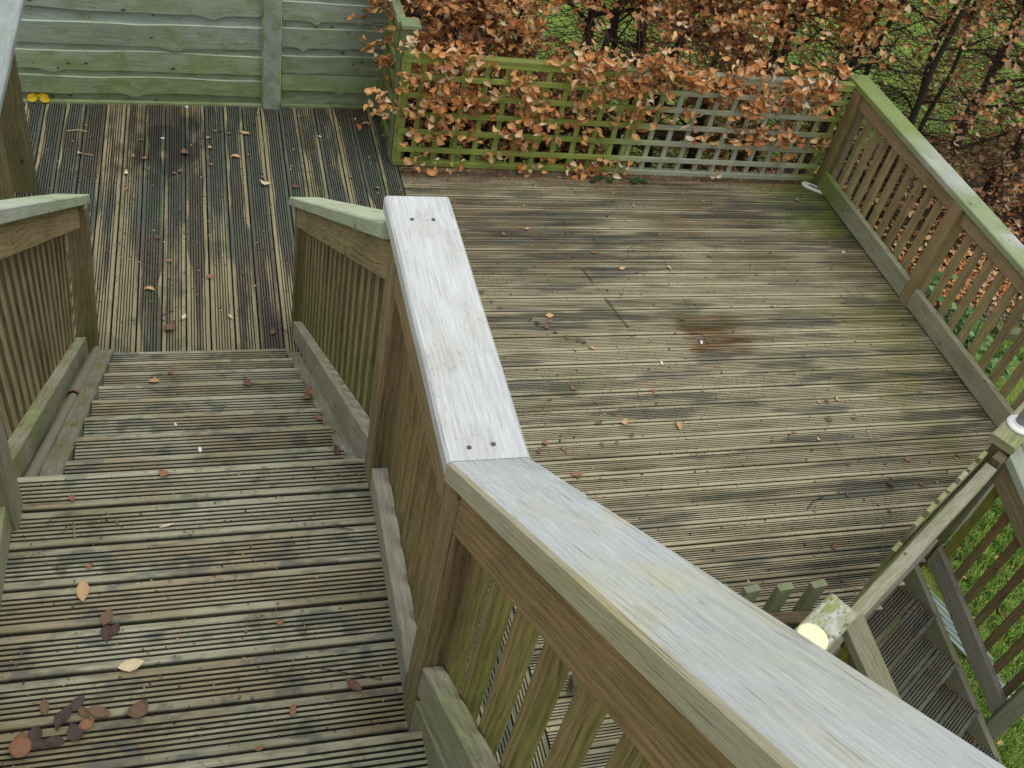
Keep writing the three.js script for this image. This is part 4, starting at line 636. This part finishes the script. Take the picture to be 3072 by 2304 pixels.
for (const [x, y, k, s, l] of [[322, 1858, 'brown', 0.05, 'brown leaf just above the dark pair on the landing'], [300, 2142, 'brown', 0.055, 'flat brown leaf beside the dark heap, on a board gap of the landing'], [415, 2140, 'brown', 0.055, 'pointed brown leaf right of the dark heap on the landing'], [262, 2180, 'rust', 0.036, 'small rusty leaf at the right edge of the dark heap'], [493, 1428, 'rust', 0.034, 'small orange leaf on the front board of the landing'], [218, 1502, 'rust', 0.026, 'small orange leaf on the landing near the left post'], [270, 1703, 'rust', 0.022, 'tiny rusty leaf above the tan leaf on the landing'], [842, 1872, 'rust', 0.024, 'tiny reddish leaf on the right half of the landing'], [878, 2135, 'rust', 0.034, 'rusty leaf on the right half of the landing near the upper step'], [1060, 2060, 'red', 0.05, 'thin red-brown leaf on the landing close to the near post'], [780, 2248, 'rust', 0.026, 'tiny rusty leaf at the foot of the upper step']]) leafAt(x, y, 0, k, s, l);
for (const [x, y, Y, k, s, l] of [[512, 1118, -1.05, 'brown', 0.05, 'brown leaf standing on the third tread from the bottom'], [460, 1148, -1.05, 'tan', 0.06, 'curled tan leaf on the third tread from the bottom'], [742, 1152, -0.875, 'brown', 0.05, 'grey-brown leaf on the right half of the lower stairs'], [912, 1146, -0.875, 'rust', 0.03, 'orange leaf at the right end of a lower tread, uppermost in the photo'], [926, 1182, -0.7, 'rust', 0.05, 'bright orange leaf wedged at the right end of the fourth tread'], [920, 1195, -0.7, 'rust', 0.045, 'orange leaf just in front of the wedged one on the fourth tread'], [957, 1258, -0.525, 'rust', 0.045, 'orange leaf at the right end of the third tread down'], [1010, 1352, -0.175, 'red', 0.05, 'red-brown leaf at the right end of the top tread']]) leafAt(x, y, Y, k, s, l);
const ORD = ['nearest', 'second nearest', 'third nearest', 'fourth nearest', 'fifth nearest', 'sixth nearest', 'seventh nearest', 'eighth nearest', 'ninth nearest', 'tenth nearest', 'eleventh nearest', 'twelfth nearest'], HUE = { tan: 'tan', pale: 'pale', rust: 'rust-orange', brown: 'dull brown', dark: 'blackish', red: 'red-brown' };
function byPlace(list, marks, where, grp) {              // each small leaf is told by its rank of distance from the nearest landmark
  const sets = marks.map(() => []);
  for (const [x, y, k] of list) { const d = marks.map((m) => Math.hypot(x - m[0], y - m[1])), b = d.indexOf(Math.min(...d)); sets[b].push([d[b], x, y, k]); }
  sets.forEach((a, m) => a.sort((p, q) => p[0] - q[0]).forEach(([, x, y, k], i) => leafAt(x, y, D, k, rr(0.03, 0.048), HUE[k] + ' small leaf ' + ORD[i] + ' to ' + marks[m][2] + where, grp)));
}
const gA = 'small fallen leaves on the deck below the fence';
byPlace([[626, 417, 'tan'], [646, 397, 'rust'], [688, 403, 'rust'], [630, 447, 'tan'], [633, 497, 'rust'], [423, 423, 'brown'], [432, 479, 'rust'], [400, 470, 'rust'], [523, 523, 'red'], [540, 518, 'red'], [381, 571, 'rust'], [448, 508, 'rust'], [887, 564, 'red'], [1052, 535, 'rust'], [1131, 567, 'rust'], [267, 646, 'rust'], [508, 786, 'rust'], [882, 451, 'rust'], [473, 717, 'red'], [630, 835, 'rust'], [555, 700, 'brown'], [240, 465, 'tan'], [690, 318, 'tan']], [[790, 310, 'the concrete post'], [500, 420, 'the dark stain'], [1185, 480, 'the trellis post'], [290, 700, 'the left newel'], [520, 900, 'the crumpled leaf']], ' on the dark boards', gA);
for (const [x, y, k, s, l] of [[735, 403, 'tan', 0.085, 'large tan leaf on the dark boards below the concrete post'], [708, 473, 'tan', 0.07, 'tan leaf below the large one on the dark boards'], [796, 558, 'pale', 0.085, 'pale speckled leaf near the right railing of the lower stairs'], [555, 464, 'brown', 0.07, 'curled brown leaf standing beside the dark stain'], [379, 523, 'pale', 0.045, 'pale round leaf on the left part of the dark boards'], [450, 870, 'tan', 0.06, 'flat tan leaf halfway up the deck before the stairs'], [552, 955, 'pale', 0.048, 'small pale leaf at the middle joint just before the stairs'], [692, 953, 'pale', 0.048, 'small pale leaf right of centre just before the stairs'], [508, 988, 'brown', 0.085, 'crumpled brown leaf closest to the foot of the stairs'], [818, 998, 'brown', 0.05, 'brown leaf at the right just before the stairs']]) leafAt(x, y, D, k, s, l);
const gB = 'small fallen leaves on the boards of the wide deck';
byPlace([[1612, 975, 'dark'], [1640, 985, 'brown'], [1590, 962, 'dark'], [1665, 1000, 'dark'], [1700, 1015, 'red'], [1735, 1022, 'red'], [1752, 1030, 'dark'], [1650, 968, 'rust'], [1445, 878, 'red'], [1475, 908, 'red'], [1500, 925, 'brown'], [1795, 1272, 'brown'], [1850, 1330, 'rust'], [1805, 1337, 'rust'], [1635, 1335, 'rust'], [1690, 1350, 'rust'], [1615, 1358, 'red'], [1740, 1422, 'rust'], [1735, 1435, 'brown'], [1840, 1245, 'red'], [1895, 1310, 'brown'], [1720, 1170, 'rust'], [1650, 1200, 'brown'], [1780, 760, 'rust'], [1865, 885, 'rust'], [2130, 770, 'rust'], [2290, 905, 'rust'], [2510, 1200, 'tan'], [2455, 1208, 'tan'], [2485, 1262, 'brown'], [2562, 1258, 'rust'], [2380, 1302, 'rust'], [2455, 1322, 'tan'], [2720, 1382, 'rust'], [2872, 1368, 'rust'], [2655, 1395, 'brown'], [2542, 1395, 'brown'], [2765, 1455, 'brown'], [2665, 1535, 'brown'], [2540, 1487, 'brown'], [2500, 1640, 'red'], [2210, 380, 'rust'], [1900, 620, 'tan'], [2420, 610, 'brown'], [2390, 605, 'rust'], [1510, 706, 'rust'], [1960, 1175, 'rust'], [1345, 1210, 'brown'], [2045, 960, 'brown'], [1580, 690, 'tan'], [2480, 1205, 'brown'], [1640, 1420, 'brown']], [[1345, 597, 'the level handrail end'], [1660, 1000, 'the dark leaf trail'], [1585, 1385, 'the handrail bend'], [2035, 1280, 'the crumpled tan leaf'], [2160, 1000, 'the brown damp patch'], [2450, 570, 'the white insole'], [2730, 1480, 'the gate'], [2480, 1230, 'the pale slanted leaf']], ' on the wide deck', gB);
for (const [x, y, k, s, l] of [[2035, 1278, 'tan', 0.075, 'crumpled tan leaf in the middle of the wide deck'], [1872, 1272, 'tan', 0.06, 'crumpled tan leaf left of the larger one on the wide deck'], [1648, 950, 'tan', 0.055, 'tan leaf on top of the dark leaf trail on the wide deck'], [1775, 1047, 'tan', 0.05, 'pale brown leaf at the lower end of the dark leaf trail'], [2005, 805, 'pale', 0.045, 'pale leaf near the middle of the wide deck, above the damp patch'], [1865, 808, 'tan', 0.05, 'tan leaf beside the thin dark line on the wide deck'], [2668, 1455, 'dark', 0.065, 'dark curled leaf with yellow end near the gate'], [1730, 1425, 'rust', 0.07, 'large rust leaf beside the handrail, below the leaf scatter']]) leafAt(x, y, D, k, s, l);
for (const [x, y, k, l] of [[2988, 1608, 'rust', 'rust leaf on the lawn seen highest between the garden step balusters'], [2992, 1682, 'tan', 'tan leaf on the lawn between the second and third garden step balusters'], [2884, 1720, 'red', 'red-brown leaf on the lawn closest to the top of the garden steps'], [2984, 1710, 'pale', 'pale leaf on the lawn beside the tan one, by the garden steps'], [2890, 1735, 'tan', 'small tan leaf just below the red-brown one on the lawn'], [3028, 1745, 'rust', 'rust leaf on the lawn at the right edge, by the garden steps'], [2918, 1860, 'tan', 'tan leaf on the lawn by the bottom rail of the garden steps'], [3005, 1850, 'brown', 'brown leaf on the lawn halfway down the garden steps'], [2998, 2232, 'tan', 'tan leaf on the lawn at the foot of the end post'], [3000, 1130, 'tan', 'tan leaf on the lawn outside the deck balustrade near the pole']]) leafAt(x, y, LAWN + 0.03, k, rr(0.05, 0.07), l);
{ // white and blue scraps and droppings, twigs
  const wm = new THREE.MeshStandardMaterial({ color: 0xd8dce0, roughness: 0.8 });
  const blob = (x, y, Y, s, label, name = 'paper_scrap', cat = 'scrap') => { const g = new THREE.IcosahedronGeometry(s, 1); g.scale(1.0, 0.22, 0.5); const m = mesh(name, g, wm); m.position.copy(at(x, y, Y)).add(V(0, s * 0.2, 0)); m.rotation.y = rnd() * 6; tag(m, label, cat); };
  blob(527, 1274, -0.35, 0.008, 'tiny white scrap on the upper part of the lower stairs'); blob(600, 1350, -0.175, 0.012, 'white scrap on the left half of the second tread'); blob(560, 322, D, 0.016, 'white scrap on the deck just below the fence'); blob(2104, 1028, D, 0.018, 'white scrap in the damp patch on the wide deck'); blob(1985, 1090, D, 0.017, 'small white feather on the boards of the wide deck', 'feather', 'feather'); blob(2530, 757, D, 0.016, 'white scrap near the deck balustrade, before the middle post'); blob(960, 410, D, 0.014, 'white scrap on the dark boards near the trellis post'); blob(488, 415, D, 0.014, 'white scrap in the dark stain on the deck');
  const tw = (px1, py1, px2, py2, Y, r, label, c = [92, 74, 54]) => { const a = at(px1, py1, Y), b = at(px2, py2, Y); a.y += r + 0.001; b.y += r + 0.001; const m = a.clone().lerp(b, 0.5).add(V(rr(-0.01, 0.01), r * 1.5, rr(-0.01, 0.01))); const t = mesh('twig', new THREE.TubeGeometry(new THREE.CatmullRomCurve3([a, m, b]), 8, r, 5), LM(...c)); tag(t, label, 'twig'); };
  tw(180, 1601, 226, 1573, 0, 0.0012, 'thin straw lying across the dark groove at the left of the landing', [150, 130, 90]); tw(222, 1580, 224, 1617, 0, 0.0018, 'bent straw beside the thin one at the left of the landing', [160, 146, 110]); tw(955, 2005, 1145, 2040, 0, 0.0012, 'long thin brown twig on the landing by the near post', [80, 52, 40]); tw(998, 1580, 1060, 1590, 0, 0.0012, 'short brown twig on the landing by its bottom rail', [98, 76, 54]); tw(1585, 585, 1625, 600, D, 0.003, 'pale thin twig on the wide deck below the trellis', [170, 140, 100]); tw(2420, 1530, 2470, 1492, D, 0.003, 'thin grey twig on the wide deck left of the gate', [70, 66, 58]); tw(200, 395, 262, 397, D, 0.004, 'pale twig on the deck near the left screen', [190, 176, 140]); tw(245, 463, 280, 468, D, 0.004, 'short pale twig on the deck below the longer one', [180, 150, 120]); tw(1285, 1970, 1290, 1990, 0.1, 0.0006, 'wisp of dead grass on the bottom rail', [70, 64, 50]);
}
{ // white insole, yellow leaf by the fence, maroon panel, black pipe, hose
  const s = new THREE.Shape(); s.moveTo(-0.13, 0); s.bezierCurveTo(-0.13, 0.05, -0.04, 0.045, 0.02, 0.032); s.bezierCurveTo(0.08, 0.02, 0.13, 0.04, 0.13, 0); s.bezierCurveTo(0.13, -0.045, 0.07, -0.03, 0.02, -0.03); s.bezierCurveTo(-0.05, -0.04, -0.13, -0.05, -0.13, 0);
  const o = group('shoe_insole', 'white and pale green shoe insole lying by the corner post of the deck', 'insole'); const g = new THREE.ExtrudeGeometry(s, { depth: 0.006, bevelEnabled: true, bevelSize: 0.004, bevelThickness: 0.003, bevelSegments: 2 }); g.rotateX(-Math.PI / 2);
  mesh('sole', g, new THREE.MeshStandardMaterial({ color: 0xe4eae0, roughness: 0.8 }), o); const g2 = g.clone(); g2.scale(0.62, 0.5, 0.24); const q = mesh('stripe', g2, new THREE.MeshStandardMaterial({ color: 0x5f6a62, roughness: 0.8 }), o); q.position.y = 0.0085; o.position.copy(at(2452, 572, D)).add(V(0, 0.006, 0)); o.rotation.y = -0.75;
  const y = group('yellow_leaf', 'bright yellow curled leaf at the foot of the fence on the far left', 'leaf'); const ym = LM(196, 168, 12); for (const [dx, r] of [[-0.03, 0.4], [0.03, 2.6]]) { const l = mesh('lobe', crumpled[0], ym, y); l.scale.setScalar(0.085); l.position.set(dx, 0.03, 0); l.rotation.set(0.9, r, 0.2); } y.position.copy(at(118, 305, D));
  const b = mesh('black_pipe', new THREE.CylinderGeometry(0.035, 0.035, 1.1, 20), new THREE.MeshStandardMaterial({ color: 0x23252b, roughness: 0.35 })); b.position.set(1.36, -1.98, -6.12); tag(b, 'short black plastic pipe upright behind the left end of the trellis', 'pipe');
  const rp = group('maroon_panel', 'dull maroon panel half hidden behind the leaves at the top of the hedge', 'panel'); const rm = new THREE.MeshStandardMaterial({ color: C3c(96, 40, 48), roughness: 0.6 }); const bx = mesh('sheet', new THREE.BoxGeometry(0.9, 0.5, 0.06), rm, rp); bx.position.set(0, 1.05, 0); mesh('leg', new THREE.BoxGeometry(0.06, 0.85, 0.06), rm, rp).position.set(-0.38, 0.425, 0); mesh('leg', new THREE.BoxGeometry(0.06, 0.85, 0.06), rm, rp).position.set(0.38, 0.425, 0); rp.position.set(2.05, LAWN, -8.3);
  const h = group('garden_hose', 'coil of pale green garden hose lying on the lawn under the garden steps', 'hose'), hm = new THREE.MeshStandardMaterial({ color: C3c(160, 178, 174), roughness: 0.45 }), A = at(2826, 1835, LAWN), B = at(2912, 2006, LAWN), dv = at(2860, 1870, LAWN).sub(at(2840, 1850, LAWN)).normalize();
  for (let k = 0; k < 15; k++) { const c = A.clone().lerp(B, k / 14), p = [-0.32, -0.16, 0, 0.17, 0.34].map((q, i) => c.clone().addScaledVector(dv, q + 0.02 * Math.sin(k * 1.7)).setY(LAWN + 0.02 + (i === 0 || i === 4 ? 0.012 : 0.028) + 0.004 * Math.sin(k * 2.3 + i))); mesh('strand', new THREE.TubeGeometry(new THREE.CatmullRomCurve3(p), 14, 0.0046, 8), hm, h); }
  for (const s of [-1, 1]) for (let k = 0; k < 4; k++) { const m = mesh('loop', new THREE.TorusGeometry(0.05 + 0.03 * k, 0.0046, 7, 20, Math.PI), hm, h), c = A.clone().lerp(B, 0.5).addScaledVector(dv, 0.33 * s); m.position.copy(c).setY(LAWN + 0.02); m.rotation.set(Math.PI / 2, 0, Math.atan2(dv.z, dv.x) - s * Math.PI / 2); }
}
{ // crumbs of leaf and dirt in the boards
  const g = leafGeo(1, 0.6, 0.2, 0.3, 0.1, 1), m = new THREE.MeshStandardMaterial({ roughness: 0.9, side: THREE.DoubleSide });
  const I = inst('leaf_crumbs', g, m, 2600, (i, o, c) => {
    let x, y, z; const r = rnd();
    if (r < 0.42) { x = EX + 3.2 * rnd(); z = -5.9 + 3.9 * Math.pow(rnd(), 1.3); y = D; } else if (r < 0.56) { x = EX + 3.2 * rnd(); z = -5.9 + 0.16 * rnd() * rnd() * 2; y = D; } else if (r < 0.8) { x = rr(-1.4, EX); z = rr(-6.6, -4.2); y = D; } else { x = rr(-0.5, 0.39); z = rr(-1.92, -1.06); y = 0; }
    o.position.set(x, y + 0.003, z); o.rotation.set(rr(-0.4, 0.4), rnd() * 6.28, rr(-0.4, 0.4)); const s = y === 0 ? rr(0.003, 0.009) : rr(0.006, 0.02); o.scale.set(s, s, s); const q = [C3(140, 92, 60), C3(186, 150, 108), C3(88, 62, 46), C3(46, 38, 34), C3(112, 72, 54)][Math.floor(rnd() * 5)]; c.setRGB(...q);
  }); tag(I, 'crumbs of broken leaf scattered over the decking', 'leaf litter', null, 'stuff');
  const I2 = inst('step_litter', g, m, 260, (i, o, c) => { const k = 1 + i % 4; o.position.copy(G(4.125 - Math.pow(rnd(), 3) * 0.35, D - 0.181 * k + 0.004, -0.229 + 0.2225 * k - rr(0.0, 0.22))); o.rotation.set(rr(-0.5, 0.5), rnd() * 6.28, rr(-0.5, 0.5)); const s = rr(0.004, 0.013); o.scale.set(s, s, s); c.setRGB(...[C3(120, 74, 46), C3(150, 112, 76), C3(80, 54, 38)][i % 3]); });
  tag(I2, 'rusty crumbs along the far ends of the garden steps', 'leaf litter', null, 'stuff');
}
renderer.render(scene, camera);
